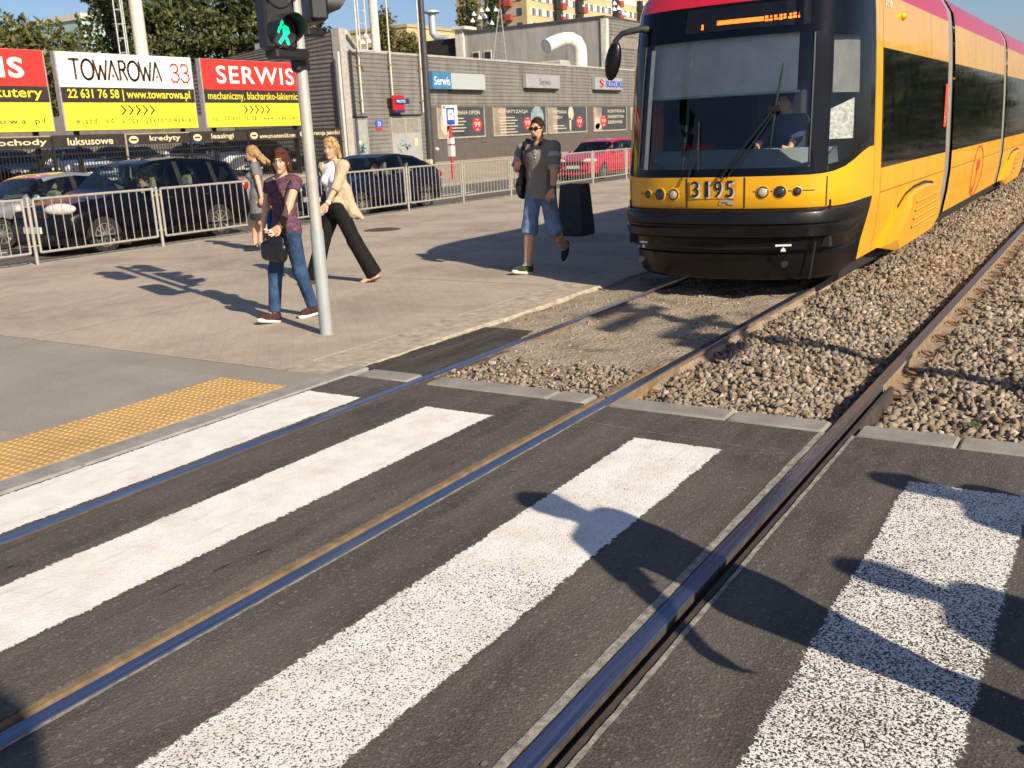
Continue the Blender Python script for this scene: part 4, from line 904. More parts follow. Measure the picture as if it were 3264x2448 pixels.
# window posters
PD = M('poster_slate', (.045, .055, .062), .35, 0, .25, .8); PF = M('poster_frame', (.33, .30, .25), .6); PT = M('poster_cream', (.50, .42, .32), .6); PRED = M('poster_red', (.50, .02, .03), .6); PTAN = M('poster_tan', (.26, .21, .165), .5, 0, .4, 1.2); PBLU = M('poster_bluegrey', (.22, .29, .32), .5, 0, .3, 4)
def poster(y0, y1, lines, small, cy, pic, label):
    p = MB().box(BX+.025, BX+.05, y0, y1, 1.68, 3.18).build('window_poster', PD, bld); p['label'] = label
    mb = MB()
    for a, b, c, d in ((y0-.05, y0+.02, 1.63, 3.2), (y1-.02, y1+.05, 1.63, 3.2), (y0+.02, y1-.02, 1.62, 1.70)): mb.box(BX+.02, BX+.075, a, b, c, d)
    mb.build('frame', PF, p)
    mb = MB(); quad(mb, (BX+.053, y0+.02, 1.7), FR_X, 0, (y1-y0)*.22, 0, 1.46); mb.build('photo_area', PTAN, p)
    mb = MB()
    for s, x, z, w, h in lines: lettering(mb, s, (BX+.058, y0+x, z), FR_X, w, h, .014)
    for x, z, w, n in small:
        for k in range(n): quad(mb, (BX+.058, y0+x, z-k*.16), FR_X, 0, w*(1 if k % 2 else .85), 0, .05)
    mb.build('poster_text', PT, p)
    if cy:
        mb = MB(); disc(mb, (BX+.061, y0+cy, 2.28), FR_X, 0, 0, .47, .37, 24); c = mb.build('price_disc', PRED, p)
        mb = MB(); lettering(mb, '99', (BX+.066, y0+cy-.3, 2.16), FR_X, .6, .28, .02) if cy > 0 else None; quad(mb, (BX+.066, y0+cy-.12, 2.0), FR_X, 0, .24, 0, .07); quad(mb, (BX+.066, y0+cy-.12, 2.52), FR_X, 0, .24, 0, .05); mb.build('price', PT, c)
    mb = MB()
    for ell in pic: disc(mb, (BX+.056, y0, 1.7), FR_X, *ell, 18)
    mb.build('picture', PBLU if len(pic) == 1 else PT, p)
poster(40.85, 45.1, [('WYMIANA OPON', .95, 2.82, 2.9, .2)], [(1.2, 2.6, 1.3, 5)], 3.55, [(.6, .7, .35, .6), (.95, .4, .2, .35)], 'window poster for tyre changes with a red price disc')
poster(46.05, 51.8, [('KLIMATYZACJA', .5, 2.82, 3.2, .22)], [(.6, 2.6, 1.9, 6)], 3.6, [(4.75, .85, .75, .7)], 'window poster for air conditioning with a grey grille picture')
poster(52.1, 57.0, [('WYMIANA', .5, 2.8, 1.8, .2), ('OLEJU', .5, 2.48, 1.2, .2)], [(.6, 2.05, 1.6, 2)], 3.95, [(2.85, 1.1, .35, .42), (2.75, .45, .12, .42)], 'window poster for oil changes with a spanner picture')
poster(58.1, 63.0, [('KONTROLA', 2.0, 2.82, 2.6, .2), ('DIAGNOSTYKA', 2.0, 2.46, 2.5, .2), ('SERWIS', 2.0, 2.1, 2.2, .2)], [], 1.35, [(.45, .45, .4, .4), (.6, .25, .45, .2)], 'window poster for inspections with three lines of text')
poster(63.7, 68.5, [('NAPRAWA', .4, 2.82, 2.6, .2), ('SERWIS', .4, 2.46, 2.4, .2)], [(.6, 2.1, 1.2, 3)], 0, [(.5, .3, .01, .01)], 'window poster next to the white downpipe, partly hidden by the tram')
mb = MB()
for y in (33.62+.1, 66.6): MB().cyl((BX+.09, y, .45), .06, 5.1, 8).build('downpipe', WHTW, bld, smooth=True)
# signs on the facade
def signbox(name, y0, y1, z0, z1, mat, label, dep=.28):
    r = thing(name, (BX+.15, (y0+y1)/2, z0), label, 'sign', 'signs on the corrugated facade'); MB().box(BX+.04, BX+.04+dep, y0, y1, z0, z1, .02).build('panel', mat, r)
    MB().box(BX+.04, BX+dep-.02, y0+.1, y1-.1, z0-.08, z0).build('shade_strip', CBLK, r); return r  # black strip put in as the shade under the sign box
s1 = signbox('facade_sign', 41.85, 45.0, 4.06, 4.86, M('sign_pale', (.36, .40, .40), .5, 0, .04), 'long pale sign box with a blue end reading Serwis')
MB().box(BX+.04, BX+.33, 40.25, 41.85, 4.06, 4.88).build('blue_panel', M('sign_blue', (.05, .17, .33), .5), s1)
mb = MB(); lettering(mb, 'Serwis', (BX+.336, 40.38, 4.25), FR_X, 1.35, .42, .012); mb.build('lettering', M('sign_white', (.66, .68, .68), .5), s1)
s2 = signbox('facade_sign', 49.3, 53.2, 4.24, 5.0, M('sign_silver', (.38, .38, .39), .4, .3, .1, 1), 'silver sign box reading Serwis in thin dark letters')
mb = MB(); lettering(mb, 'Serwis', (BX+.326, 50.75, 4.42), FR_X, 1.3, .36, .0); mb.build('lettering', M('sign_dark', (.07, .06, .05), .6), s2)
s3 = signbox('facade_sign', 57.9, 61.9, 4.26, 5.05, MATS['sign_silver'], 'silver sign box with a red emblem and blue capital letters')
mb = MB(); lettering(mb, 'SUZUKI', (BX+.326, 59.35, 4.42), FR_X, 2.5, .40, .03); mb.build('lettering', M('sign_royal', (.01, .03, .42), .5), s3)
mb = MB(); o = (BX+.326, 58.75, 4.65); strokes(mb, o, FR_X, [[(.26, .14), (.0, .26), (-.24, .1), (.22, -.12)], [(-.26, -.14), (.0, -.26), (.24, -.1), (-.22, .12)]], .11); mb.build('emblem', M('sign_red', (.72, .03, .02), .5), s3)
r = thing('hanging_sign', (BX+.3, 37.3, 2.95), 'small red and navy sign hanging above the double door', 'sign')
MB().box(BX+.36, BX+.42, 36.9, 37.75, 3.05, 3.72).build('red_panel', M('hang_red', (.42, .012, .02), .5), r); NV = M('hang_navy', (.02, .025, .12), .5); WH = MATS['sign_white']
MB().box(BX+.422, BX+.46, 37.05, 38.1, 3.32, 3.56).build('navy_panel', NV, r); MB().box(BX+.36, BX+.42, 36.98, 37.75, 2.93, 3.03).build('lower_panel', NV, r)
mb = MB(); lettering(mb, 'MOTO', (BX+.465, 37.13, 3.38), FR_X, .66, .13, .02); mb.build('lettering', WH, r); MB().box(BX+.02, BX+.36, 36.95, 37.0, 3.2, 3.6).build('bracket', CBLK, r)
r = thing('house_number', (BX+.06, 36.2, 2.15), 'blue house number plate with a red lower edge beside the double door', 'plate')
MB().box(BX+.03, BX+.07, 35.97, 36.42, 2.3, 2.6).build('plate', M('plate_blue', (.02, .10, .48), .4), r); MB().box(BX+.03, BX+.07, 35.97, 36.42, 2.18, 2.297).build('red_band', M('plate_red', (.6, .03, .03), .4), r)
mb = MB(); lettering(mb, '33', (BX+.074, 36.09, 2.35), FR_X, .22, .2, .02); mb.build('digits', WH, r)
FLG = M('flagpole_cream', (.60, .55, .45), .5, .1)
for i, (y, z0) in enumerate(((34.95, 2.95), (37.18, 3.05), (39.52, 2.95))):
    r = thing('flagpole', (BX+.2, y, z0), ['white flagpole fixed to the wall above the narrow door', 'white flagpole behind the hanging red sign', 'white flagpole just left of the dark lamp post'][i], 'flagpole', 'flagpoles on the corrugated wall')
    MB().cyl((BX+.2, y, z0), .045, 7.5, 8, r2=.03).build('pole', FLG, r, smooth=True)
    mb = MB()
    for z in (z0+.5, z0+2): mb.box(BX+.0, BX+.24, y-.05, y+.05, z, z+.08)
    mb.build('bracket', M('bracket_rust', (.3, .2, .08), .7), r)
# billboards along the lot
BW = M('board_white', (.82, .80, .74), .6, 0, .04); BR = M('board_red', (.72, .030, .022), .55, 0, .05); BB = M('board_black', (.025, .018, .016), .6); BY = M('board_yellow', (.80, .66, .035), .55, 0, .05); BLT = M('board_ink', (.05, .03, .02), .6); BRED = M('board_text_red', (.68, .05, .03), .6)
def board(y0, y1, label, topm):
    r = thing('billboard', (BX, (y0+y1)/2, .5), label, 'billboard', 'dealer billboards')
    MB().box(BX-.22, BX-.02, y0-.06, y1+.06, 2.46, 4.99).build('casing', M('casing_grey', (.30, .27, .28), .6), r)
    MB().box(BX-.02, BX+.01, y0, y1, 3.87, 4.98).build('top_panel', topm, r); MB().box(BX-.02, BX+.01, y0, y1, 3.37, 3.869).build('middle_panel', BB, r); MB().box(BX-.02, BX+.01, y0, y1, 2.47, 3.369).build('bottom_panel', BY, r)
    for y in (y0+.5, y1-.5): MB().box(BX-.32, BX-.22, y-.08, y+.08, .45, 4.6).build('leg', CBLK, r)
    return r
X3 = BX+.014
def arrows(mb, y, z, n=5, w=.16, h=.3, st=.3):
    strokes(mb, (X3, y, z), FR_X, [[(k*st, h), (k*st+w, h/2), (k*st, 0)] for k in range(n)], .055)
b1 = board(14.3, 19.67, 'red, black and yellow billboard cut off by the left edge of the photo', BR)
mb = MB(); lettering(mb, 'SERWIS', (X3, 14.75, 4.12), FR_X, 4.2, .62, .03, 1.1); mb.build('headline', BW, b1)
mb = MB(); lettering(mb, 'motocykle, skutery', (X3, 14.6, 3.43), FR_X, 4.85, .40, .012); mb.build('yellow_text', BY, b1)
mb = MB(); arrows(mb, 16.4, 2.95); lettering(mb, 'www.towarowa.pl', (X3, 15.0, 2.66), FR_X, 4.4, .22, .008, 1.5); mb.build('small_text', BLT, b1)
b2 = board(20.15, 25.6, 'white-topped billboard reading TOWAROWA 33', BW)
H_ = .62; seg = []; x = .38; W_ = .088
def ring_(cx, rx, ry, cy): return [(cx+rx*math.cos(2*math.pi*k/22), cy+ry*math.sin(2*math.pi*k/22)) for k in range(23)]
dots = []
for ch in 'TOWAROWA':
    if ch == 'T': seg += [[(x-.06, H_), (x+.36, H_)], [(x+.15, H_), (x+.15, 0)]]; x += .44
    elif ch == 'O': seg.append(ring_(x+.28, .27, H_/2+.01, H_/2)); x += .60
    elif ch == 'W': seg.append([(x-.02, H_), (x+.15, 0), (x+.30, H_*.72), (x+.45, 0), (x+.60, H_)]); x += .62
    elif ch == 'A': seg.append([(x, 0), (x+.23, H_), (x+.46, 0)]); dots.append((x+.23, .13)); x += .58
    elif ch == 'R': seg += [[(x, 0), (x, H_)], [(x, H_), (x+.2, H_), (x+.29, H_*.87), (x+.29, H_*.68), (x+.2, H_*.55), (x, H_*.55)], [(x+.14, H_*.55), (x+.33, 0)]]; x += .40
mb = MB(); sc = 3.98/x; strokes(mb, (X3, 20.32, 4.13), FR_X, [[(a*sc, b) for a, b in s] for s in seg], W_); mb.build('headline', BLT, b2)
mb = MB()
for a, b in dots: disc(mb, (X3+.003, 20.32, 4.13), FR_X, a*sc, b, .055, .055, 10)
for k in range(2):
    xx = 4.33+k*.46; strokes(mb, (X3, 20.32, 4.1), FR_X, [[(xx, H_*.86), (xx+.08, H_), (xx+.24, H_), (xx+.32, H_*.86), (xx+.32, H_*.66), (xx+.22, H_*.53), (xx+.12, H_*.53)], [(xx+.22, H_*.53), (xx+.34, H_*.38), (xx+.34, .12), (xx+.24, 0), (xx+.08, 0), (xx-.02, .12)]], .07)
mb.build('red_mark', BRED, b2)
mb = MB(); lettering(mb, '22 631 76 58 | www.towarowa.pl', (X3, 20.35, 3.43), FR_X, 5.05, .38, .014); mb.build('yellow_text', BY, b2)
mb = MB(); arrows(mb, 22.35, 2.97); lettering(mb, 'wjazd  od  ulicy  Jaktorowskiej', (X3, 20.5, 2.62), FR_X, 4.9, .26, .008, 1.55); mb.build('small_text', BLT, b2)
b3 = board(26.1, 31.5, 'red-topped billboard reading SERWIS, its right end behind the signal pole', BR)
mb = MB(); lettering(mb, 'SERWIS', (X3, 26.78, 4.1), FR_X, 4.15, .66, .012, 1.12); mb.build('headline', BW, b3)
mb = MB(); lettering(mb, 'mechaniczny, blacharsko-lakierniczy', (X3, 26.25, 3.42), FR_X, 5.1, .36, .004); mb.build('yellow_text', BY, b3)
mb = MB(); arrows(mb, 28.0, 2.97); lettering(mb, 'tel. 22 631 76 58 | www.towarowa.pl', (X3, 26.35, 2.66), FR_X, 4.9, .22, .008, 1.4); mb.build('small_text', BLT, b3)
# the low black sign fence
GOLD = M('sign_gold', (.62, .54, .33), .5)
fn = thing('sign_fence', (BX+.3, 24, .5), 'low black fence of dealer signs with white bars under the billboards', 'fence')
F_X = BX+.3
seams = [13.5, 16.4, 19.33, 22.11, 24.92, 27.75, 30.53, 33.3]; words = ['auta', 'samochody', 'luksusowe', 'kredyty', 'leasingi', 'www.art-automobil.com', 'gwarancja jakości']
for i, (a, b) in enumerate(zip(seams, seams[1:])):
    p = MB().box(F_X-.03, F_X+.01, a+.03, b-.03, 1.93, 2.28).build('sign_panel', BB, fn)
    mb = MB(); w = b-a
    if i in (3, 4): tx, tw = a+1.0, 1.35 if i == 3 else 1.1
    elif i == 5: tx, tw = a+.62, 2.0
    elif i == 6: tx, tw = a+.5, 2.1
    else: tx, tw = a+.55, w*.62
    if i == 1: tx, tw = a+.2, 2.55
    lettering(mb, words[i], (F_X+.014, tx, 1.99), FR_X, tw, .24 if i != 5 else .17, .016)
    if i in (3, 4, 5, 6):
        disc(mb, (F_X+.013, a+.33, 2.105), FR_X, 0, 0, .2, .13, 18)
    mb.build('lettering', GOLD, p)
    if i in (3, 4, 5, 6): m2 = MB(); quad(m2, (F_X+.017, a+.2, 2.075), FR_X, 0, .26, 0, .06); m2.build('emblem_bar', BB, p)
    mb = MB(); mb.box(F_X-.05, F_X+.03, a-.03, a+.03, .45, 2.32); mb.box(F_X-.02, F_X+.02, a, b, 2.285, 2.32); mb.build('post', CBLK if i not in (1, 3) else M('post_tan', (.30, .25, .17), .7), fn)
    mb = MB(); n = 24
    for k in range(n): y = a+(b-a)*(k+.5)/n; mb.box(F_X-.012, F_X+.012, y-.011, y+.011, .55, 1.92)
    for z in (.6, 1.7): mb.box(F_X-.015, F_X+.015, a, b, z, z+.04)
    mb.build('bars', CBLK, fn)
mb = MB()
for y in (17.8, 18.4, 21.2, 22.9): mb.box(-36.4, -36.3, y, y+.7, 1.7, 2.05)
tag(mb.build('price_board', BW), 'row of white price boards standing in the dealer lot', 'price board')
tag(MB().box(-43.9, -37, 12, 33.8, .5, 3.2).build('lot_shed', CORR_SHADE), 'dark low shed at the back of the dealer lot', 'shed')
# workshop behind
r = thing('workshop', (-37, 66, 5), 'grey rendered workshop with a black end, two small windows and a corrugated front', 'building')
mb = MB().box(-42.6, -31.05, 62, 74, .5, 9.05); mb.build('wall', PLAS, r); MB().box(-42.7, -31, 61.9, 74, 9.05, 9.2).build('parapet', M('parapet_dark', (.06, .055, .055), .8), r)
MB().box(-52, -43.2, 62.2, 74, .5, 8.85).build('black_wall', BLKW, r); MB().box(-43.25, -42.55, 61.8, 63, .5, 9.3).build('corner_column', WHTW, r); MB().box(-43.4, -42.2, 61.6, 63.2, 9.3, 9.55, .05).build('column_cap', WHTW, r)
corr('corrugated_front', (-31, 62.2), (-31, 69.5), 5.5, (9.0, 9.15), CORR, r, .22); MB().box(-31.25, -30.85, 61.9, 62.3, .5, 9.0).build('corner_strip', WHTW, r); MB().box(-31.2, -30.88, 69.5, 69.8, .5, 9.1).build('corner_strip', WHTW, r)
mb = MB().box(-31, -30.93, 62.8, 68.8, 7.2, 7.9); mb.build('strip_window', M('strip_window', (.22, .2, .17), .5, 0, .3, 2), r)
for x in (-41.6, -40.55): f = MB().box(x-.32, x+.32, 61.93, 62.02, 6.9, 7.7).build('window', WHTW, r); MB().box(x-.22, x+.3, 61.9, 61.925, 6.95, 7.62).build('pane', BLKW, f)
# chimneys, ladders, ducts
def stack(x, y, rad, z1, lad, label):
    r = thing('chimney', (x, y, 5), label, 'chimney', 'round white chimneys'); MB().cyl((x, y, 4.5), rad, z1-4.5, 18).build('shaft', WHTW, r, smooth=True)
    mb = MB(); a = (x-lad[0], y-lad[1])
    for dx, dy in ((0, 0), (.45, .1), (.15, .45)): mb.tube([(a[0]+dx, a[1]+dy, 4.5), (a[0]+dx, a[1]+dy, z1)], .035, 5)
    z = 4.8
    while z < z1:
        for p, q in (((0, 0), (.45, .1)), ((.45, .1), (.15, .45)), ((0, 0), (.15, .45))): mb.tube([(a[0]+p[0], a[1]+p[1], z), (a[0]+q[0], a[1]+q[1], z)], .025, 5)
        z += .75
    mb.build('ladder_frame', M('ladder_white', (.55, .55, .55), .6), r); MB().cyl((x, y, 6.6), rad*1.12, .25, 18).build('collar', TRIM, r, smooth=True)
stack(-47.2, 37.0, .36, 16, (.9, .75), 'thick white chimney with a lattice ladder above the TOWAROWA 33 billboard'); stack(-39.4, 47.9, .27, 16, (.75, .55), 'slimmer white chimney behind the left flagpole')
r = thing('roof_duct', (-31.6, 58, 5.4), 'fat white bent ventilation duct on the low roof', 'duct')
pth = [(-30.95, 58.3, 5.3), (-30.95, 58.3, 6.55), (-30.98, 58.27, 6.95), (-31.12, 58.17, 7.28), (-31.4, 57.95, 7.48), (-31.75, 57.7, 7.5), (-32.1, 57.4, 7.4), (-32.35, 57.05, 7.25), (-32.5, 56.6, 7.08)]
mb = MB().tube(pth, .44, 18, False); mb.tube([pth[-2], pth[-1]], [.40, .40], 18); mb.build('pipe', M('duct_white', (.66, .64, .6), .5), r, smooth=True); MB().box(-33.3, -31.6, 56.9, 58.2, 5.4, 6.2, .1).build('plinth', TRIM, r)
r = thing('roof_vent', (-46.4, 63.5, 8.8), 'grey mushroom-topped vent pipe on the black roof', 'vent')
VM = M('vent_grey', (.42, .45, .47), .5, .3); MB().tube([(-45.2, 63.5, 9.0), (-46.1, 63.5, 9.1), (-46.5, 63.5, 9.5), (-46.5, 63.5, 10.9)], .28, 12).build('pipe', VM, r, smooth=True); MB().lathe([(.3, 10.9), (.62, 11.0), (.6, 11.12), (.1, 11.3)], (-46.5, 63.5, 0), n=14).build('cowl', VM, r, smooth=True)
r = thing('lattice_mast', (-31.1, 49, 5.5), 'thin grey lattice mast with a red and white tip on the roof', 'mast')
mb = MB(); a0 = [(-31.55, 48.6), (-30.65, 48.8), (-31.1, 49.5)]; a1 = [(-31.12, 48.97), (-31.02, 48.97), (-31.07, 49.05)]
for (x0, y0), (x1, y1) in zip(a0, a1): mb.tube([(x0, y0, 5.4), (x1, y1, 8.6)], .03, 5)
for k in range(7):
    t = k/7; P = [(x0+(x1-x0)*t, y0+(y1-y0)*t, 5.4+3.2*t) for (x0, y0), (x1, y1) in zip(a0, a1)]
    for i in range(3): mb.tube([P[i], P[(i+1) % 3]], .018, 4)
mb.build('lattice', M('mast_grey', (.30, .29, .28), .6), r)
for k in range(5): MB().cyl((-31.07, 49, 8.6+k*.55), .04, .55, 8).build('tip', M('tip_red', (.35, .02, .015), .6) if k % 2 == 0 else WHTW, r)
def lampcluster(x, y, z, n, label, sc=1):
    r = thing('lamp_cluster', (x, y, z), label, 'lamp', 'clusters of white globe lamps'); MB().cyl((x, y, z-1.6), .05, 1.7, 6).build('stem', CBLK, r)
    for k in range(n):
        a = 2.4*k; q = .16+.30*math.sqrt(k)*sc; px, py, pz = x+q*math.cos(a), y+q*math.sin(a), z+.5*math.sin(k*1.7)*sc
        MB().lathe([(.19, -.02), (.17, .06), (.1, .17), (.03, .24), (.02, .3)], (px, py, pz), n=10).build('shade', M('lamp_white', (.72, .72, .74), .4), r, smooth=True)
lampcluster(-42.9, 65.2, 10.4, 9, 'cluster of white globe lamps above the corner of the grey workshop'); lampcluster(-43.5, 52, 8.0, 5, 'cluster of white globe lamps beside the slim chimney', .8)
lampcluster(-33.0, 68, 10.2, 5, 'small cluster of globe lamps above the workshop corrugated front', .8)
# apartment blocks
YW = M('render_yellow', (.50, .385, .205), .85, 0, .1, .3); YW_SHADE = M('render_yellow_shade', (.40, .30, .17), .85, 0, .1, .3); WP = M('window_white', (.58, .56, .52), .5); PANE = M('pane_dark', (.05, .06, .075), .12); BAL = M('balcony_red', (.32, .055, .035), .7)  # second render is the yellow with the end wall's shade in its colour
ap = thing('apartment_block', (-112, 215, 0), 'tall yellow apartment block with white window bands and red balconies', 'building')
MB().box(-128, -110, 184, 256, 0, 46).build('wall', YW, ap); MB().box(-127.97, -110.02, 183.9, 184, 0, 46).build('end_wall', YW_SHADE, ap)
cnt = 0
for k in range(7, 16):
    z = k*2.85+.3
    if z > 34: break
    MB().box(-110, -109.9, 185.2, 255, z+.0, z+1.45).build('window_band', WP, ap); MB().box(-121.5, -111.2, 183.78, 183.9, z, z+1.45).build('window_band', M('band_white_shade', (.36, .34, .31), .7), ap)  # end-wall band is the white one with shade in its colour
    y = 186.0
    while y < 254 and cnt < 86:
        w = 1.25; f = MB().box(-109.9, -109.86, y, y+w, z+.06, z+1.4).build('window', PANE, ap); MB().box(-109.86, -109.82, y+w*.46, y+w*.54, z+.06, z+1.4).build('mullion', WP, f); y += 3.4 if int(y) % 3 else 2.6; cnt += 1
        if k < 9 and y > 200: y += 1.5
    for x in (-119.5, -116.5, -112.4): MB().box(x, x+1.3, 183.72, 183.78, z+.06, z+1.4).build('window', PANE, ap)
    for y in (197, 207, 226, 240): MB().box(-109.9, -108.6, y, y+2.0, z-1.0, z+.35).build('balcony', BAL, ap); MB().box(-109.9, -109.0, y-1.9, y, z-1.0, z+1.4).build('loggia', BLKW, ap)
    MB().box(-115.2, -113.4, 182.7, 183.75, z-.9, z+.3).build('balcony', BAL, ap)
MB().box(-150, -118, 250, 290, 0, 33).build('lower_block', YW, ap)
r = thing('tower_block', (-105, 300, 0), 'dark glassy office block just above the yellow apartments', 'building'); MB().box(-130, -95, 285, 320, 0, 47).build('wall', M('tower_dark', (.06, .075, .11), .3, 0, .3, .4), r)
for k in range(6): MB().box(-95, -94.9, 285, 320, 30+k*2.9, 31+k*2.9).build('glazing_band', M('tower_band', (.2, .24, .3), .3), r)
r = thing('far_block', (-118, 160, 0), 'flat-topped yellow block seen between the chimneys and trees', 'building'); MB().box(-128, -108, 140, 172, 0, 20.5).build('wall', YW, r); MB().box(-128.2, -107.8, 139.8, 172.2, 20.5, 21).build('parapet', YW_SHADE, r)
for x in (-122, -118.5, -115): MB().box(x, x+1.6, 150, 152, 21, 22.2).build('roof_box', WHTW, r)
r = thing('glass_building', (-98, 72, 0), 'distant green glass building between the left trees', 'building'); MB().box(-108, -93, 66, 79, 0, 15.2).build('glazing', M('green_glass', (.30, .42, .38), .2, 0, .2, .6), r); MB().box(-108.2, -92.8, 65.8, 79.2, 15.2, 15.8).build('roof_edge', WHTW, r)
for k in range(6): MB().box(-92.98, -92.9, 66+k*2.4, 66.2+k*2.4, 0, 15.2).build('mullion', WHTW, r)
# lamp post and bus stop on the far side of the road
r = thing('lamp_post', (-24.0, 32.1, 0), 'tall dark grey lamp post beyond the guardrail, in front of the facade', 'lamp post'); LP = M('lamp_post_dark', (.06, .058, .06), .45, .3, .15, 4)
MB().cyl((-24, 32.1, .0), .165, 9.5, 16, r2=.10).build('shaft', LP, r, smooth=True); MB().tube([(-24, 32.1, 9.4), (-23.2, 32.1, 9.9), (-22, 32.1, 10)], .06, 8).build('arm', LP, r, smooth=True); MB().box(-24.13, -23.86, 31.9, 32.12, .55, .86, .02).build('junction_box', M('box_cream', (.6, .52, .33), .6), r)
MB().ell((-23.85, 32.35, 1.25), (.09, .09, .07)).build('floodlight', WHTW, r)
r = thing('bus_stop_sign', (-23.75, 33.22, 0), 'red bus stop pole with a white timetable board and blue bus sign', 'bus stop')
SR = M('stop_red', (.50, .015, .025), .45); SW = M('stop_white', (.66, .62, .55), .5); SB_ = M('stop_blue', (.01, .07, .38), .4)
MB().cyl((-23.75, 33.22, 0), .06, 2.2, 12).build('pole', SR, r, smooth=True); MB().box(-23.78, -23.72, 32.72, 33.76, 2.15, 2.96, .01).build('board', SW, r)
MB().box(-23.85, -23.66, 33.1, 33.34, 1.42, 1.66).build('collar', SW, r); MB().box(-23.83, -23.67, 33.08, 33.38, .92, 1.36).build('timetable', M('timetable', (.50, .50, .50), .4, 0, .2, 30), r)
sg = MB().box(-23.72, -23.70, 32.97, 33.5, 2.2, 2.86).build('bus_sign', SB_, r)
mb = MB(); quad(mb, (-23.697, 33.04, 2.38), FR_X, 0, .39, 0, .40); w = mb.build('bus_panel', M('bus_white', (.7, .7, .7), .5), sg)
mb = MB(); quad(mb, (-23.694, 33.1, 2.47), FR_X, 0, .27, 0, .04); quad(mb, (-23.694, 33.1, 2.54), FR_X, 0, .27, 0, .12); mb.build('bus_symbol', M('bus_grey', (.36, .38, .36), .6), w)
mb = MB(); disc(mb, (-23.715, 32.83, 2.87), FR_X, 0, 0, .07, .07, 12); mb.build('red_logo', SR, r)
# ================================================================ TREES
def leaves(name, blobs, n, size, mat, par, seed=0):
    g = np.random.default_rng(seed); V = []; tot = sum(b[3]*b[4]*b[5] for b in blobs)
    for cx, cy, cz, rx, ry, rz in blobs:
        k = max(20, int(n*rx*ry*rz/tot)); d = g.normal(size=(k, 3)); d /= np.linalg.norm(d, axis=1)[:, None]
        rad = g.uniform(.25, 1.0, (k, 1))**.45*(1+.18*np.sin(d[:, :1]*7+cx)+.15*np.sin(d[:, 2:]*9+cy))
        keep = (np.sin(d[:, 0]*11+cx*3)+np.sin(d[:, 1]*12+cy)+np.sin(d[:, 2]*10+cz*2)) > -1.1
        V.append(np.array([cx, cy, cz])+d*rad*np.array([rx, ry, rz])); V[-1] = V[-1][keep]
    P = np.concatenate(V); k = len(P); u = g.normal(size=(k, 3)); u /= np.linalg.norm(u, axis=1)[:, None]; w = np.cross(u, g.normal(size=(k, 3))); w /= np.linalg.norm(w, axis=1)[:, None]
    s = size*g.uniform(.6, 1.4, (k, 1)); vv = np.stack([P-u*s, P-w*s*.45+u*s*.1, P+u*s, P+w*s*.45+u*s*.1], 1).reshape(-1, 3)
    me = bpy.data.meshes.new(name); me.vertices.add(4*k); me.vertices.foreach_set('co', (vv-np.array(par.location)).ravel()); me.loops.add(4*k); me.loops.foreach_set('vertex_index', np.arange(4*k)); me.polygons.add(k); me.polygons.foreach_set('loop_start', np.arange(k)*4); me.update(calc_edges=True)
    ob = bpy.data.objects.new(name, me); COL.objects.link(ob); me.materials.append(mat); ob.parent = par; return ob
def leafmat(name, c0, c1, c2):
    m, t, p, o = nodes(name); g = t.nodes.new('ShaderNodeNewGeometry'); t.links.new(ramp(t, g.outputs['Random Per Island'], [(0, c0), (.55, c1), (1, c2)]).outputs[0], p.inputs[0]); p.inputs['Roughness'].default_value = .6
    tr = t.nodes.new('ShaderNodeBsdfTranslucent'); tr.inputs[0].default_value = (*[min(1, c*1.4) for c in c1], 1); mx = t.nodes.new('ShaderNodeMixShader'); mx.inputs[0].default_value = .3
    t.links.new(p.outputs[0], mx.inputs[1]); t.links.new(tr.outputs[0], mx.inputs[2]); t.links.new(mx.outputs[0], o.inputs[0]); return m
LG = leafmat('leaf_olive', (.05, .062, .016), (.12, .122, .032), (.22, .19, .065)); LD = leafmat('leaf_dark', (.034, .055, .018), (.085, .105, .034), (.17, .165, .065)); LP_ = leafmat('leaf_poplar', (.03, .055, .02), (.06, .085, .03), (.12, .13, .05)); BARK = M('bark', (.10, .075, .05), .9, 0, .3, 6)
def tree(name, x, y, zb, blobs, n, size, mat, label, group, seed, ztrunk):
    r = thing(name, (x, y, zb), label, 'tree', group); leaves('crown', blobs, n, size, mat, r, seed)
    mb = MB(); mb.tube([(x, y, zb), (x+.1, y, (zb+ztrunk)/2), (x, y+.1, ztrunk)], [.3, .24, .14], 8)
    for cx, cy, cz, *_ in blobs[:5]: mb.tube([(x, y, zb+(ztrunk-zb)*.6), ((x+cx)/2, (y+cy)/2, (ztrunk+cz)/2), (cx, cy, cz)], [.12, .08, .04], 5)
    mb.build('trunk', BARK, r, smooth=True); return r
g = 'trees behind the billboards'
tree('tree', -46.6, 29.4, .5, [(-47.5, 28, 5.6, 2.6, 2.6, 2.2), (-46, 30.0, 5.2, 2.4, 2.4, 2.2), (-46.8, 28.9, 7.3, 1.6, 1.6, 1.3), (-45.8, 30.4, 7.0, 1.4, 1.5, 1.2), (-45.4, 31.4, 5.4, 1.5, 1.7, 1.5), (-46, 30, 2.9, 2.2, 3.2, 2.0), (-48.5, 26.5, 4.5, 3, 3, 3)], 24000, .17, LG, 'broad olive-green tree at the left edge behind the billboards', g, 1, 5.5)
tree('tree', -53, 42.0, .5, [(-52.8, 41.0, 8.6, 2.2, 2.2, 2.6), (-51, 43.2, 9.0, 2.6, 2.6, 2.8), (-53.5, 40.3, 11.0, 1.6, 1.8, 1.6), (-51.5, 44, 11.6, 2.4, 2.4, 2.0), (-52, 42, 6.2, 3, 3, 2.0), (-54.4, 38.9, 8.3, 1.0, 1.1, 1.0), (-54.2, 38.6, 9.3, .5, .5, .5)], 24000, .19, LD, 'dark broad tree rising behind the thick chimney', g, 2, 9)
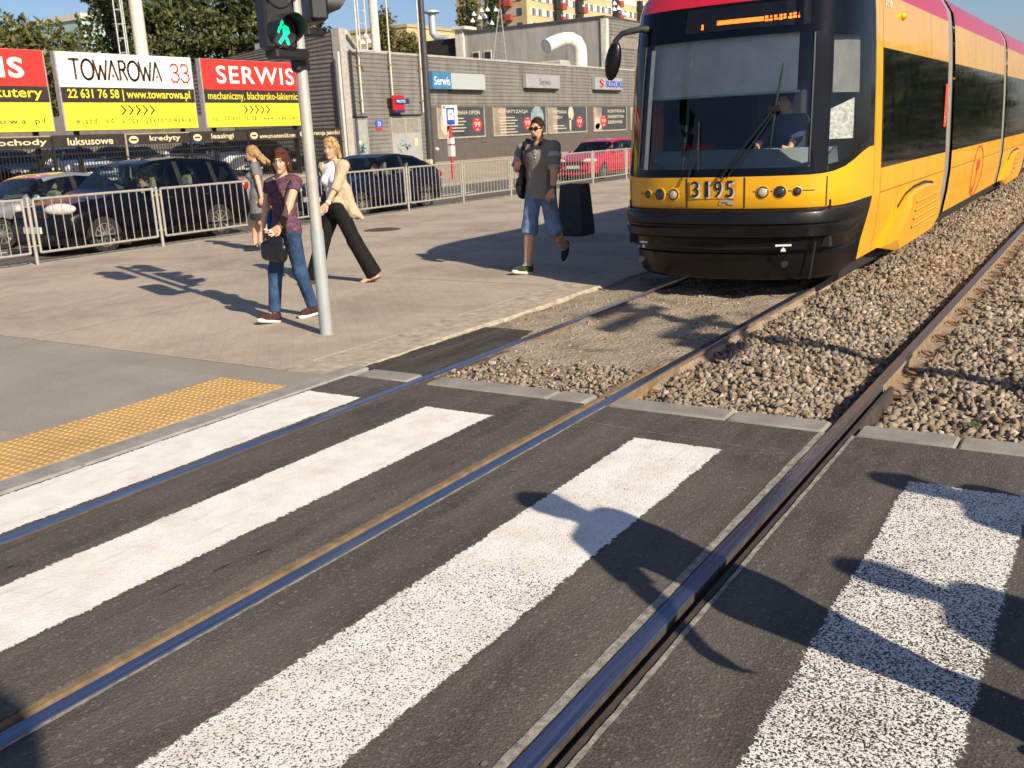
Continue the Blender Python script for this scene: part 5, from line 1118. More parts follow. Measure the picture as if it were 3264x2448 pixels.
tree('tree', -48.5, 47, .5, [(-48.5, 46.2, 8.6, 2.4, 2.4, 2.4), (-47, 48.0, 8.9, 2.4, 2.4, 2.4), (-48, 46.6, 10.8, 2.2, 2.2, 1.8), (-46.6, 48.6, 10.6, 2.0, 2.0, 1.7), (-45.9, 49.8, 8.6, .9, .9, 1.1)], 22000, .19, LD, 'dark broad tree behind the green walking signal', g, 3, 9)
tree('poplar', -61.9, 91.2, .5, [(-61.9, 91.2, 8+k*1.5, 1.25-abs(k-3)*.07, 1.25-abs(k-3)*.07, 1.5) for k in range(9)], 5000, .2, LP_, 'left of the two slender poplars before the apartment block', 'poplars', 4, 14)
tree('poplar', -59.6, 92.6, .5, [(-59.6, 92.6, 8+k*1.5, 1.2-abs(k-3)*.06, 1.2-abs(k-3)*.06, 1.5) for k in range(9)], 5000, .2, LP_, 'right of the two slender poplars before the apartment block', 'poplars', 5, 14)
tree('tree', -46.5, 58.5, .5, [(-46.9, 58.2, 9.0, .8, .9, 1.7), (-46.9, 58.1, 10.2, .5, .5, .9), (-45.9, 59.4, 8.4, .9, .9, 1.1), (-45.5, 59.8, 7.9, .7, .7, .8)], 3000, .15, LG, 'small tree between the two right flagpoles behind the roof', g, 6, 8)
tree('tree', -44.5, 50.5, .5, [(-44.4, 50.6, 7.4, .8, .8, .9), (-44.2, 51.0, 6.9, .7, .7, .7)], 900, .14, LG, 'small treetop right of the signal heads', g, 7, 6)
# the avenue further along the other side of the tracks (seen as reflections in the tram windows)
for i, (x, y) in enumerate(((7.5, 52), (10, 64), (8.5, 77), (12, 88), (10, 103), (13, 118), (11, 134), (14, 152))):
    tree('tree', x, y, -.4, [(x, y, 3.2, 3.4, 6.5, 3.4), (x+1, y+3.5, 5.0+i % 3*.6, 2.6, 3.2, 2.0), (x-.8, y-2.5, 4.6+i % 2*.8, 2.4, 3.0, 1.9)], 2600, .34, LD, ['nearest', 'second nearest', 'third nearest', 'fourth nearest', 'fifth nearest', 'sixth nearest', 'seventh nearest', 'furthest'][i]+' dark tree of the avenue across the second track', 'avenue trees', 20+i, 4)
# ================================================================ PEOPLE (signed-distance bodies, polygonised)
def snets(Fv, org, vox):
    s = Fv < 0; nx, ny, nz = Fv.shape
    C = lambda a, dx, dy, dz: a[dx:nx-1+dx, dy:ny-1+dy, dz:nz-1+dz]
    cs = sum(C(s, i, j, k).astype(np.int8) for i in (0, 1) for j in (0, 1) for k in (0, 1)); act = (cs > 0) & (cs < 8)
    idx = -np.ones(act.shape, np.int64); ci = np.argwhere(act); idx[act] = np.arange(len(ci))
    acc = np.zeros((len(ci), 3)); cnt = np.zeros((len(ci), 1)); f = [Fv[tuple((ci+np.array(o)).T)] for o in [(i, j, k) for i in (0, 1) for j in (0, 1) for k in (0, 1)]]
    cor = [np.array((i, j, k), float) for i in (0, 1) for j in (0, 1) for k in (0, 1)]
    for a in range(8):
        for b in range(a+1, 8):
            d = cor[b]-cor[a]
            if abs(d).sum() != 1: continue
            m = (f[a] < 0) != (f[b] < 0); t = f[a][m]/(f[a][m]-f[b][m]); acc[m] += cor[a]+d*t[:, None]; cnt[m] += 1
    V = (ci+acc/np.maximum(cnt, 1))*vox+org; Q = []
    for ax in range(3):
        sl0 = [slice(1, -1)]*3; sl0[ax] = slice(0, -1); sl1 = [slice(1, -1)]*3; sl1[ax] = slice(1, None)
        a, b = s[tuple(sl0)], s[tuple(sl1)]
        for flip, mk in ((False, a & ~b), (True, ~a & b)):
            p = np.argwhere(mk); off = np.ones(3, int); off[ax] = 0; p = p+off
            u, w = (ax+1) % 3, (ax+2) % 3; e = np.eye(3, dtype=int)
            q = np.stack([idx[tuple((p-x).T)] for x in (e[u]*0, e[u], e[u]+e[w], e[w])], 1)
            Q.append(q[:, ::-1] if not flip else q)
    Q = np.concatenate(Q); Q = Q[(Q >= 0).all(1)]
    return V, Q
def sdf(prims, vox, cuts=()):
    """prims: ('c',a,b,ra,rb,k[,'flat']) tapered limb, ('e',c,r,k[,rot]) ellipsoid; a leading '-' cuts away"""
    lo = np.full(3, 9.); hi = -lo
    for p in prims:
        if p[0] == 'c': P = np.array([p[1], p[2]]); r = max(p[3], p[4])
        elif p[0] == 'e': P = np.array([p[1]]); r = max(p[2])
        else: continue
        lo = np.minimum(lo, P.min(0)-r); hi = np.maximum(hi, P.max(0)+r)
    lo -= .03; hi += .03; n = np.ceil((hi-lo)/vox).astype(int)+1
    Fv = np.full(n, .2, np.float32); ax = [lo[i]+vox*np.arange(n[i]) for i in range(3)]
    for p in prims:
        t = p[0].lstrip('-')
        if t == 'c': P = np.array([p[1], p[2]]); r = max(p[3], p[4]); k = p[5]
        else: P = np.array([p[1]]); r = max(p[2]); k = p[3]
        a = P.min(0)-r-.05-k; b = P.max(0)+r+.05+k
        i0 = np.clip(((a-lo)/vox).astype(int), 0, n); i1 = np.clip(((b-lo)/vox).astype(int)+1, 0, n)
        if (i1 <= i0).any(): continue
        sl = tuple(slice(x, y) for x, y in zip(i0, i1)); X = np.stack(np.meshgrid(*[ax[i][sl[i]] for i in range(3)], indexing='ij'), -1)
        if t == 'c':
            A, B = np.array(p[1], float), np.array(p[2], float); d = B-A; L2 = max(d@d, 1e-9); h = np.clip(((X-A)@d)/L2, 0, 1)
            D = np.linalg.norm(X-A-h[..., None]*d, axis=-1)-(p[3]+(p[4]-p[3])*h)
            if len(p) > 6 and p[6] == 'flat': D = np.maximum(D, (X-B)@(d/np.sqrt(L2)))
        else:
            q = X-np.array(p[1], float)
            if len(p) > 4 and p[4] is not None: q = q@np.array(p[4])
            rr = np.array(p[2], float); kk = np.linalg.norm(q/rr, axis=-1); k2 = np.linalg.norm(q/rr**2, axis=-1); D = kk*(kk-1)/np.maximum(k2, 1e-6)
        S0 = Fv[sl]
        if p[0][0] == '-':
            D = -D; h = np.clip(.5-.5*(S0-D)/max(k, 1e-4), 0, 1); Fv[sl] = S0*(1-h)+D*h+k*h*(1-h)
        else:
            h = np.clip(.5+.5*(S0-D)/max(k, 1e-4), 0, 1); Fv[sl] = S0*(1-h)+D*h-k*h*(1-h)
    if cuts:
        X = np.stack(np.meshgrid(*ax, indexing='ij'), -1)
        for c, nrm in cuts: Fv = np.maximum(Fv, (X-np.array(c))@np.array(nrm))
    Fv[[0, -1]] = .1; Fv[:, [0, -1]] = .1; Fv[:, :, [0, -1]] = .1
    return snets(Fv, lo, vox)
def sdfobj(name, prims, mat, par, vox=.011, cuts=(), matfn=None):
    V, Q = sdf(prims, vox, cuts); me = bpy.data.meshes.new(name)
    me.from_pydata(V.tolist(), [], Q.tolist()); me.update()
    ob = link(name, me, mat, par, 180)
    if matfn is not None:
        c = V[Q].mean(1); me.polygons.foreach_set('material_index', [int(x) for x in matfn(c)])
    return ob
def ik(a, b, l1, l2, pole):
    a, b, pole = np.array(a, float), np.array(b, float), np.array(pole, float); d = b-a; L = min(np.linalg.norm(d), (l1+l2)*.999); u = d/np.linalg.norm(d)
    x = (l1*l1-l2*l2+L*L)/(2*L); h = math.sqrt(max(0, l1*l1-x*x)); p = pole-(pole@u)*u; p /= np.linalg.norm(p); return a+u*x+p*h
def rz(a): c, s = math.cos(a), math.sin(a); return np.array([[c, -s, 0], [s, c, 0], [0, 0, 1]])
SKIN = lambda n, c: M(n, c, .55, 0, .06, 14, spec=.4)
SK1 = SKIN('skin_light', (.56, .325, .215)); SK2 = SKIN('skin_tan', (.58, .325, .205)); LIP = M('lips', (.42, .14, .12), .45)
EYEW = M('eye_white', (.36, .33, .31), .4); EYED = M('eye_dark', (.03, .02, .015), .2); BROW = M('brow', (.10, .06, .035), .8)
class Human:
    def __init__(s, label, loc, phi, height=1.75, female=True, skin=SK1, group=None, legs=None, arms=None, lean=.03, tyaw=0, hyaw=0, hpitch=0, vox=.011, hip=.95, feet=None):
        s.k = height/1.765; s.f = female; s.vox = vox; s.root = thing('person', loc, label, 'person', group, phi); s.root.scale = (s.k,)*3
        s.ty = R(tyaw); s.lean = lean; s.hip = hip
        s.sh = {g: s.T((g*(.155 if female else .185), .012, 1.425)) for g in (1, -1)}; s.hp = {g: np.array((g*.088, .0, hip-.02)) for g in (1, -1)}
        s.ank = {}; s.kn = {}; s.toe = {}; s.heel = {}
        for g, (x, y, z, pitch, yaw) in legs.items():
            s.ank[g] = np.array((x, y, z+.085)); s.kn[g] = ik(s.hp[g], s.ank[g], .435, .43, (g*.15, -1, .1)); d = rz(R(yaw))@np.array((0, -math.cos(R(pitch)), math.sin(R(pitch)))); s.toe[g] = d
        s.el = {}; s.wr = {}; s.hd = {}
        for g, (w, pole, hd) in arms.items():
            s.wr[g] = np.array(w, float); s.el[g] = ik(s.sh[g], s.wr[g], .285, .245, pole); s.wr[g] = s.el[g]+(s.wr[g]-s.el[g])/np.linalg.norm(s.wr[g]-s.el[g])*.245; s.hd[g] = np.array(hd, float)/np.linalg.norm(hd)
        s.hc = s.T((0, -.012, 1.628)); a, b = R(hyaw)+s.ty, R(hpitch); s.hm = rz(a)@np.array([[1, 0, 0], [0, math.cos(b), -math.sin(b)], [0, math.sin(b), math.cos(b)]])
        s.skin(skin)
    def T(s, p):
        p = np.array(p, float); t = max(0, min(1, (p[2]-s.hip)/.3)); q = rz(s.ty*t)@np.array((p[0], p[1], 0)); return np.array((q[0], q[1]-s.lean*(p[2]-s.hip), p[2]+(s.hip-.95)*(1 if p[2] > 1.2 else t)))
    def H(s, p): return s.hc+s.hm@np.array(p, float)
    def torso(s, t=0, k=.05):
        f = s.f; E = lambda c, r: ('e', s.T(c), tuple(x+t for x in r), k, rz(s.ty))
        P = [E((0, .006, 1.29), (.138, .098, .17) if f else (.165, .115, .19)), E((0, .0, 1.10), (.118, .088, .15) if f else (.145, .105, .16)), ('e', (0, .012, s.hip), ((.163 if f else .158)+t, .115+t, .13+t), k),
             ('c', s.sh[1]*.92+s.sh[-1]*.08, s.sh[-1]*.92+s.sh[1]*.08, .05+t, .05+t, k)]
        for g in (1, -1): P.append(('c', s.T((g*.04, .02, 1.475)), s.sh[g]*.85+s.T((0, .01, 1.42))*.15, .034+t, .044+t, .04))
        if f:
            for g in (1, -1): P.append(('e', s.T((g*.064, -.078, 1.265)), (.058+t,)*3, .035))
        else: P.append(('e', s.T((0, -.04, 1.32)), (.13+t, .08+t, .1+t), .04))
        return P
    def leg(s, g, r, end=1.0, t=0, k=.03):
        a, b, c = s.hp[g], s.kn[g], s.ank[g]; P = [('c', a, b, r[0]+t, r[1]+t, k)]
        if end <= .5: e = a+(b-a)*end*2; return [('c', a, e, r[0]+t, r[0]+(r[1]-r[0])*end*2+t, k, 'flat')]
        e = b+(c-b)*(end-.5)*2; P.append(('c', b, e, r[1]+t, r[1]+(r[2]-r[1])*(end-.5)*2+t, k, 'flat')); return P
    def arm(s, g, end=.5, t=0, k=.025, r=(.047, .039, .026)):
        if not s.f: r = (.054, .046, .031)
        a, b, c = s.sh[g], s.el[g], s.wr[g]
        if end <= .5: e = a+(b-a)*end*2; return [('c', a, e, r[0]+t, r[0]+(r[1]-r[0])*end*2+t, k, 'flat')]
        e = b+(c-b)*(end-.5)*2; return [('c', a, b, r[0]+t, r[1]+t, k), ('c', b, e, r[1]+t, r[1]+(r[2]-r[1])*(end-.5)*2+t, k, 'flat')]
    def skin(s, mat):
        P = s.torso(-.006); f = s.f; H = s.H
        P += [('c', s.T((0, .02, 1.44)), s.hc+s.hm@np.array((0, .025, -.03)), .05 if f else .06, .046 if f else .056, .025)]
        hm = s.hm
        P += [('e', H((0, .014, .03)), (.074, .093, .10), .02, hm), ('e', H((0, -.030, -.038)), (.056 if f else .062, .062, .078), .025, hm), ('c', H((0, -.092, .004)), H((0, -.108, -.03)), .008, .0125, .012),
              ('c', H((-.032, -.083, .032)), H((.032, -.083, .032)), .012, .012, .015), ('e', H((0, -.072, -.098)), (.022, .02, .018), .02, hm), ('c', H((-.019, -.087, -.057)), H((.019, -.087, -.057)), .008, .008, .01),
              ('c', H((-.045, -.062, -.012)), H((-.03, -.075, -.03)), .018, .014, .02), ('c', H((.045, -.062, -.012)), H((.03, -.075, -.03)), .018, .014, .02)]
        for g in (1, -1): P += [('-e', H((g*.031, -.098, .010)), (.017, .014, .012), .012), ('e', H((g*.073, .012, -.002)), (.011, .019, .031), .008, hm)]
        for g in (1, -1):
            P += s.leg(g, (.082, .054, .036) if f else (.088, .06, .042), 1); c = s.ank[g]; d = s.toe[g]; kn = s.kn[g]; m = kn+(c-kn)*.32
            P += [('e', m+np.array((0, .014, 0)), (.044, .046, .10), .04)]
            u = np.array((0, 0, 1))-d*d[2]; u /= np.linalg.norm(u); a = c-u*.05-d*.035; b = c-u*.058+d*.14
            P += [('c', a, b, .031, .024, .03), ('c', b-d*.05, b+d*.03, .03, .02, .02)]
        for g in (1, -1):
            if g not in s.el: continue
            P += s.arm(g, 1.0); w, d = s.wr[g], s.hd[g]; n = np.cross(d, (0, 0, 1)) if abs(d[2]) < .8 else np.cross(d, (0, 1, 0)); n /= np.linalg.norm(n); sd = np.cross(n, d)
            # palm, four unequal curled fingers, thumb off the side of the palm
            nn = n*(-g); pa = w+d*.02; side = np.cross(d, nn); side /= np.linalg.norm(side)
            for o in (-.022, 0, .022): P.append(('c', pa+side*o, w+d*.078+side*o*1.15, .017, .015, .012))
            for i, (o, l) in enumerate(((-.031, .062), (-.0105, .078), (.0105, .074), (.031, .055))):
                b0 = w+d*.082+side*o; b1 = b0+(d*.85+nn*.35)*l*.55; b2 = b1+(d*.35+nn*.9)*l*.5; P += [('c', b0, b1, .0098, .009, .004), ('c', b1, b2, .009, .0078, .004)]
            t0 = w+d*.028-side*.03; t1 = t0+(d*.6-side*.55+nn*.35)*.042; t2 = t1+(d*.85+nn*.35)*.034; P += [('c', t0, t1, .013, .0105, .008), ('c', t1, t2, .0105, .0085, .004)]
        lip = lambda c: (np.linalg.norm(((c-s.H((0, -.093, -.057)))@hm)/np.array((.024, .02, .0095)), axis=1) < 1).astype(int)
        s.body = sdfobj('body', P, [mat, LIP], s.root, s.vox, (), lip)
        for g in (1, -1):
            e = MB().ell(tuple(H((g*.031, -.0745, .010))), (.0135, .0135, .0095), 10, 7); eo = e.build('eye', EYEW, s.root, smooth=True, world=False)
            e = MB().ell(tuple(H((g*.031, -.0852, .010))), (.0075, .005, .007), 8, 6); e.build('iris', EYED, eo, smooth=True, world=False)
            e = MB().tube([tuple(H((g*.014, -.094, .030))), tuple(H((g*.032, -.094, .036))), tuple(H((g*.05, -.08, .03)))], .0042, 5); e.build('eyebrow', BROW, s.root, world=False)
    def wear(s, name, prims, mat, cuts=(), vox=None): return sdfobj(name, prims, mat, s.root, vox or s.vox, cuts)
    def hair(s, extra, mat, face=((0, -.105, -.045), (.062, .075, .105)), infl=.014, name='hair', low=None):
        P = [('e', s.H((0, .018, .034)), (.074+infl, .093+infl, .10+infl), .02, s.hm)]+[('c', s.H(a), s.H(b), ra, rb, .02) if len(x) == 4 else x for x in extra for a, b, ra, rb in [x]]
        P.append(('-e', s.H(face[0]), face[1], .012, s.hm)); P.append(('-e', s.H((0, -.02, -.12)), (.062, .075, .09), .012, s.hm))
        o = s.wear(name, P, mat); me = o.data; g = random.Random(len(me.vertices)); mb = MB(); short = infl < .008
        vs = [v for v in me.vertices]
        for v in g.sample(vs, min(len(vs), 260 if not short else 200)):
            n = v.normal; d = Vector((g.uniform(-.25, .25), g.uniform(0, .35), -1.0)); d = (d-n*d.dot(n)).normalized(); l = g.uniform(.03, .085) if not short else g.uniform(.008, .016); b = v.co-n*.004
            if short: d = (d+n*1.2).normalized()
            sx = d.cross(n).normalized()*g.uniform(.002, .0042); k = n*g.uniform(.002, .016)
            mb.add([b-sx, b+sx, b+d*l*.55+k+sx*.8, b+d*l*.55+k-sx*.8, b+d*l+k*1.6], [(0, 1, 2, 3), (3, 2, 4)])
        st = mb.build('hair_strands', mat, o, world=False); st['kind'] = 'stuff'; return o
    def shoe(s, g, upper, sole, name='shoe'):
        c = s.ank[g]; d = s.toe[g]; u = np.array((0, 0, 1))-d*d[2]; u /= np.linalg.norm(u); m = np.stack([np.cross(d, u), d, u], 1)
        o = s.wear(name, [('e', c-u*.035+d*.055, (.044, .135, .05), .02, m), ('e', c+d*-.02-u*.005, (.042, .055, .06), .03, m)], upper, [(c-u*.068, -u)])
        b = s.wear('sole', [('e', c-u*.068+d*.055, (.047, .142, .028), .02, m), ('e', c-u*.058+d*.155, (.036, .04, .026), .02, m)], sole, [(c-u*.0855, -u)]); b.parent = o
        mb = MB()
        for q in range(4): a = c+d*(.05+.022*q)+u*(.013-.011*q); sx = np.cross(d, u)*.024; mb.tube([tuple(a-sx), tuple(a+u*.006), tuple(a+sx)], .005, 4)
        mb.build('laces', M('laces', (.6, .58, .54), .8), o, world=False); return o
def cloth(name, c, var=.12, sc=9, r=.85, bs=45):
    if name in MATS: return MATS[name]
    m = M(name, c, r, 0, var, sc, 0, bs, spec=.25); t = m.node_tree; p = t.nodes['Principled BSDF']
    tc = t.nodes.new('ShaderNodeTexCoord').outputs['Object']; mp = t.nodes.new('ShaderNodeMapping'); mp.inputs['Scale'].default_value = (1, 1, .55); mp.inputs['Rotation'].default_value = (.4, .5, .2); t.links.new(tc, mp.inputs[0])
    a = tex(t, 'ShaderNodeTexNoise', 11, 2.5, .5, mp.outputs[0]); a.inputs['Distortion'].default_value = 1.2; b = tex(t, 'ShaderNodeTexNoise', bs*2, 2, .6, tc)
    bump(t, p, math_(t, 'ADD', a.outputs[0], math_(t, 'MULTIPLY', b.outputs[0], .08)), .3 if min(c) > .3 else .6, .04); return m
DENIM = cloth('denim', (.030, .062, .135), .5, 5); DENIML = cloth('denim_washed', (.13, .20, .33), .6, 5)
def floral():
    m, t, p, o = nodes('floral'); v = tex(t, 'ShaderNodeTexVoronoi', 42); n = tex(t, 'ShaderNodeTexNoise', 25, 3)
    c = ramp(t, v.outputs['Color'], [(0, (.045, .02, .035)), (.42, (.06, .03, .05)), (.55, (.16, .03, .035)), (.7, (.055, .05, .11)), (.85, (.22, .06, .05)), (1, (.07, .03, .04))]).outputs[0]
    t.links.new(c, p.inputs[0]); p.inputs['Roughness'].default_value = .85; bump(t, p, n.outputs[0], .4, .01); return m
def hairm(n, c): return M(n, c, .75, 0, .45, 34, .9, 70, spec=.18)
# -- woman in the floral blouse
w = Human('woman in a dark floral blouse and blue jeans, just left of the signal pole', (-6.88, 6.78, 0), R(-5), 1.655, True, SK1, legs={-1: (-.06, -.21, 0, 10, -8), 1: (.055, .22, .012, -6, -8)}, arms={-1: ((-.33, -.06, .86), (-.5, 1, 0), (-.05, -.15, -1)), 1: ((.20, -.27, .93), (.9, .6, -.3), (-.75, -.35, -.45))}, lean=-.05, tyaw=20, hyaw=12, hpitch=4, vox=.0085)
w.wear('blouse', w.torso(.013)+[('e', (0, .012, .93), (.178, .13, .16), .04)]+w.arm(1, .19, .014)+w.arm(-1, .19, .014), floral(), [(w.T((0, 0, .90)), (0, 0, -1)), (w.T((0, -.03, 1.475)), (0, -.55, .83)), (w.T((0, 0, 1.50)), (0, 0, 1))])
w.wear('jeans', [('e', (0, .012, .945), (.174, .127, .13), .03)]+[q for g in (1, -1) for q in w.leg(g, (.094, .073, .06), .97)], DENIM, [((0, 0, .95), (0, 0, 1))])
SNK = cloth('sneaker_dark', (.05, .02, .022), .5, 30); SOLE = M('sole_white', (.66, .62, .55), .7)
for g in (1, -1): w.shoe(g, SNK, SOLE, 'sneaker')
w.hair([((-.06, .05, .03), (-.082, .03, -.09), .03, .018), ((.06, .05, .03), (.082, .03, -.09), .03, .018), ((0, .09, .02), (0, .085, -.10), .05, .035), ((-.05, -.06, .10), (.05, -.05, .105), .022, .02)], hairm('hair_brown', (.085, .03, .018)), ((0, -.115, -.04), (.058, .075, .092)))
def strap(h, pts, r, mat, name='strap'): return MB().tube([tuple(p) for p in pts], r, 6).build(name, mat, h.root, smooth=True, world=False)
BAG = M('bag_black', (.012, .011, .012), .4, 0, .2, 12, .2, 40)
bg_ = w.wear('shoulder_bag', [('c', (-.04, -.21, .905), (.20, -.215, .875), .028, .03, .06), ('c', (-.075, -.22, .80), (.215, -.225, .785), .05, .055, .06), ('c', (-.05, -.225, .715), (.16, -.225, .70), .062, .066, .06)], BAG)
strap(w, [w.T((.12, .0, 1.492)), w.T((.13, -.10, 1.40)), w.T((.10, -.165, 1.25)), w.T((.11, -.16, 1.08)), np.array((.15, -.22, .90))], .010, BAG).parent = bg_
w.wear('folded_cardigan', [('c', (-.225, .0, 1.14), (-.235, -.0, .74), .03, .045, .03), ('c', (-.20, -.03, 1.0), (-.19, -.06, .62), .03, .035, .03)], cloth('cardigan_blue', (.012, .075, .26)))
MB().tube([tuple(w.el[1]+(w.wr[1]-w.el[1])*t) for t in (.55, .75, .97)], [.041, .037, .033], 12).build('wrist_support', cloth('support_brown', (.10, .06, .05)), w.root, smooth=True, world=False)
h_ = w.wr[1]+w.hd[1]*.10; MB().tube([tuple(h_+np.array((.02, -.02, .0))), tuple(h_+np.array((-.09, -.03, .03)))], .010, 8).build('phone', M('phone_white', (.66, .66, .64), .3), w.root, world=False)
# -- woman in the beige cardigan
w = Human('blonde woman in a white top, beige cardigan and wide black trousers', (-8.07, 8.84, 0), R(-32), 1.745, True, SK1, legs={-1: (-.19, -.33, 0, 8, -18), 1: (.19, .33, .03, -16, -18)}, arms={1: ((.25, -.24, .90), (.7, .8, -.3), (-.35, -.7, -.6)), -1: ((-.21, .03, .90), (-.4, 1, 0), (0, -.1, -1))}, lean=.0, tyaw=36, hyaw=10, hpitch=2, vox=.0095)
w.wear('white_top', w.torso(.011)+w.arm(-1, .22, .006)+w.arm(1, .22, .006), cloth('top_white', (.66, .64, .68), .05), [(w.T((0, 0, .90)), (0, 0, -1)), (w.T((0, -.03, 1.485)), (0, -.4, .9)), (w.T((0, 0, 1.51)), (0, 0, 1))])
w.wear('trousers', [('e', (0, .012, .945), (.175, .128, .14), .03)]+[q for g in (1, -1) for q in w.leg(g, (.105, .085, .092), 1.0)]+[('c', w.kn[g], w.ank[g]+np.array((0, .02, -.02)), .085, .098, .03, 'flat') for g in (1, -1)], cloth('trousers_black', (.0075, .007, .0075), .2), [((0, 0, 1.03), (0, 0, 1))])
T = w.T
w.wear('cardigan', [q for q in w.torso(.021)]+w.arm(1, .60, .021)+w.arm(-1, .60, .021)+[('c', T((.12, .05, 1.15)), (.18, .14, .86), .08, .06, .05), ('c', T((-.12, .05, 1.15)), (-.15, .13, .86), .07, .05, .05), ('c', (.18, .15, .92), (.215, .24, .80), .05, .03, .05), ('c', (.02, .13, 1.0), (.10, .22, .82), .07, .045, .05)]+[('-e', T((-.025, -.19, z_)), (.135, .18, .2), .02, rz(w.ty)) for z_ in (1.42, 1.25, 1.1, .95, .8)],
       cloth('cardigan_beige', (.43, .345, .235), .12, 30), [(T((0, 0, 1.505)), (0, 0, 1)), ((0, 0, .74), (0, 0, -1))])
SAN = M('sandal_leather', (.02, .012, .01), .5)
for g in (1, -1):
    c = w.ank[g]; d = w.toe[g]; u = np.array((0, 0, 1))-d*d[2]; u /= np.linalg.norm(u); m = np.stack([np.cross(d, u), d, u], 1); o = w.wear('sandal', [('e', c-u*.083+d*.055, (.044, .138, .013), .01, m)], SAN)
    sx = np.cross(d, u); MB().tube([tuple(c+d*.09-u*.075-sx*.04), tuple(c+d*.085-u*.035), tuple(c+d*.09-u*.075+sx*.04)], .009, 5).build('strap', SAN, o, smooth=True, world=False)
w.hair([((-.055, .05, .02), (-.085, .05, -.10), .035, .022), ((.055, .05, .02), (.085, .05, -.10), .035, .022), ((0, .09, .02), (0, .10, -.11), .05, .04), ((.03, -.06, .105), (-.04, -.045, .105), .024, .024)], hairm('hair_blonde', (.42, .28, .12)), ((0, -.112, -.035), (.060, .075, .092)))
wt = w.wr[1]-(w.wr[1]-w.el[1])/np.linalg.norm(w.wr[1]-w.el[1])*.03; dd = (w.wr[1]-w.el[1])/np.linalg.norm(w.wr[1]-w.el[1]); MB().tube([tuple(wt-dd*.012), tuple(wt+dd*.012)], [.034, .034], 14).build('watch', M('watch_white', (.66, .64, .62), .3), w.root, smooth=True, world=False)
b2 = w.wear('shoulder_bag', [('e', (-.27, .03, 1.0), (.06, .15, .16), .02)], BAG); strap(w, [T((-.13, -.03, 1.50)), T((-.19, -.07, 1.35)), np.array((-.25, -.05, 1.15))], .012, BAG).parent = b2; strap(w, [T((-.13, .03, 1.50)), T((-.19, .08, 1.35)), np.array((-.25, .10, 1.15))], .012, BAG).parent = b2
# -- man in sunglasses
w = Human('man in sunglasses, grey polo shirt and denim shorts carrying a black backpack', (-6.10, 10.36, 0), R(4), 1.875, False, SK2, legs={-1: (-.10, -.22, 0, 8, -34), 1: (.11, .38, .17, -62, 0)}, arms={-1: ((-.225, -.16, 1.22), (-.6, .5, -.9), (.55, -.2, .45)), 1: ((.25, -.20, .93), (.9, .7, 0), (-.45, -.45, -.8))}, lean=.035, tyaw=10, hyaw=-8, hpitch=3, vox=.0095)
POLO = cloth('polo_grey', (.20, .182, .16), .12); STR = cloth('polo_stripe', (.36, .35, .42), .05)
w.wear('polo_shirt', w.torso(.012)+[('e', (0, .012, .92), (.182, .14, .22), .05)]+w.arm(1, .44, .022)+w.arm(-1, .44, .022), POLO, [(w.T((0, 0, .855)), (0, 0, -1)), (w.T((0, -.05, 1.475)), (0, -.5, .86)), (w.T((0, 0, 1.52)), (0, 0, 1))])
for g in (1, -1):
    a, b = w.sh[g], w.el[g]; d = b-a
    MB().tube([tuple(a+d*.30), tuple(a+d*.48)], [.083, .082], 18).build('sleeve_stripe', STR, w.root, smooth=True, world=False); MB().tube([tuple(a+d*.85), tuple(a+d*.905)], [.0755, .0755], 18).build('sleeve_cuff', STR, w.root, smooth=True, world=False)
w.wear('collar', [('c', w.T((g*.055, .045, 1.50)), w.T((g*.04, -.075, 1.46)), .02, .02, .01) for g in (1, -1)]+[('c', w.T((-.055, .045, 1.50)), w.T((.055, .045, 1.50)), .02, .02, .01)], cloth('collar_dark', (.02, .019, .019)))
mb = MB()
for z in (1.40, 1.355, 1.315): mb.ell(tuple(w.T((0.0, -.145, z))), (.008, .006, .009), 8, 6)
mb.build('buttons', M('button', (.55, .54, .52), .4), w.root, smooth=True, world=False)
w.wear('denim_shorts', [('e', (0, .012, .945), (.174, .130, .13), .03)]+[q for g in (1, -1) for q in w.leg(g, (.098, .088, .094), .56)]+[('c', w.kn[g]+(w.hp[g]-w.kn[g])*.12, w.kn[g]+(w.ank[g]-w.kn[g])*.13, .094, .092, .02, 'flat') for g in (1, -1)], DENIML, [((0, 0, .93), (0, 0, 1))])
TRN = cloth('trainer_dark', (.03, .034, .03), .4, 25); TRG = M('trainer_green', (.30, .42, .03), .7)
for g in (1, -1):
    o = w.shoe(g, TRN, SOLE, 'trainer'); c = w.ank[g]; dl = (w.ank[g]-w.kn[g]); dl /= np.linalg.norm(dl)
    MB().tube([tuple(c-dl*.07), tuple(c-dl*.005)], [.049, .054], 14).build('sock', cloth('sock_grey', (.33, .31, .28)), w.root, smooth=True, world=False)
    d = w.toe[g]; u = np.array((0, 0, 1))-d*d[2]; u /= np.linalg.norm(u); sx = np.cross(d, u)
    MB().tube([tuple(c+d*.03-u*.06-sx*.046), tuple(c+d*.06+u*.012), tuple(c+d*.03-u*.06+sx*.046)], .010, 6).build('green_flash', TRG, o, smooth=True, world=False)
w.hair([], hairm('hair_dark', (.028, .018, .013)), ((0, -.115, -.03), (.082, .085, .10)), .003)
H = w.H
w.wear('goatee', [('c', H((-.02, -.083, -.085)), H((.02, -.083, -.085)), .016, .016, .01), ('c', H((0, -.085, -.085)), H((0, -.08, -.108)), .016, .012, .01)], hairm('beard', (.03, .018, .012)))
mb = MB()
for g in (1, -1): mb.ell(tuple(H((g*.034, -.104, .012))), (.030, .012, .018), 14, 9)
mb.tube([tuple(H((-.02, -.112, .018))), tuple(H((.02, -.112, .018)))], .004, 5)
for g in (1, -1): mb.tube([tuple(H((g*.062, -.09, .016))), tuple(H((g*.078, -.03, .014))), tuple(H((g*.08, .015, .01)))], .004, 5)
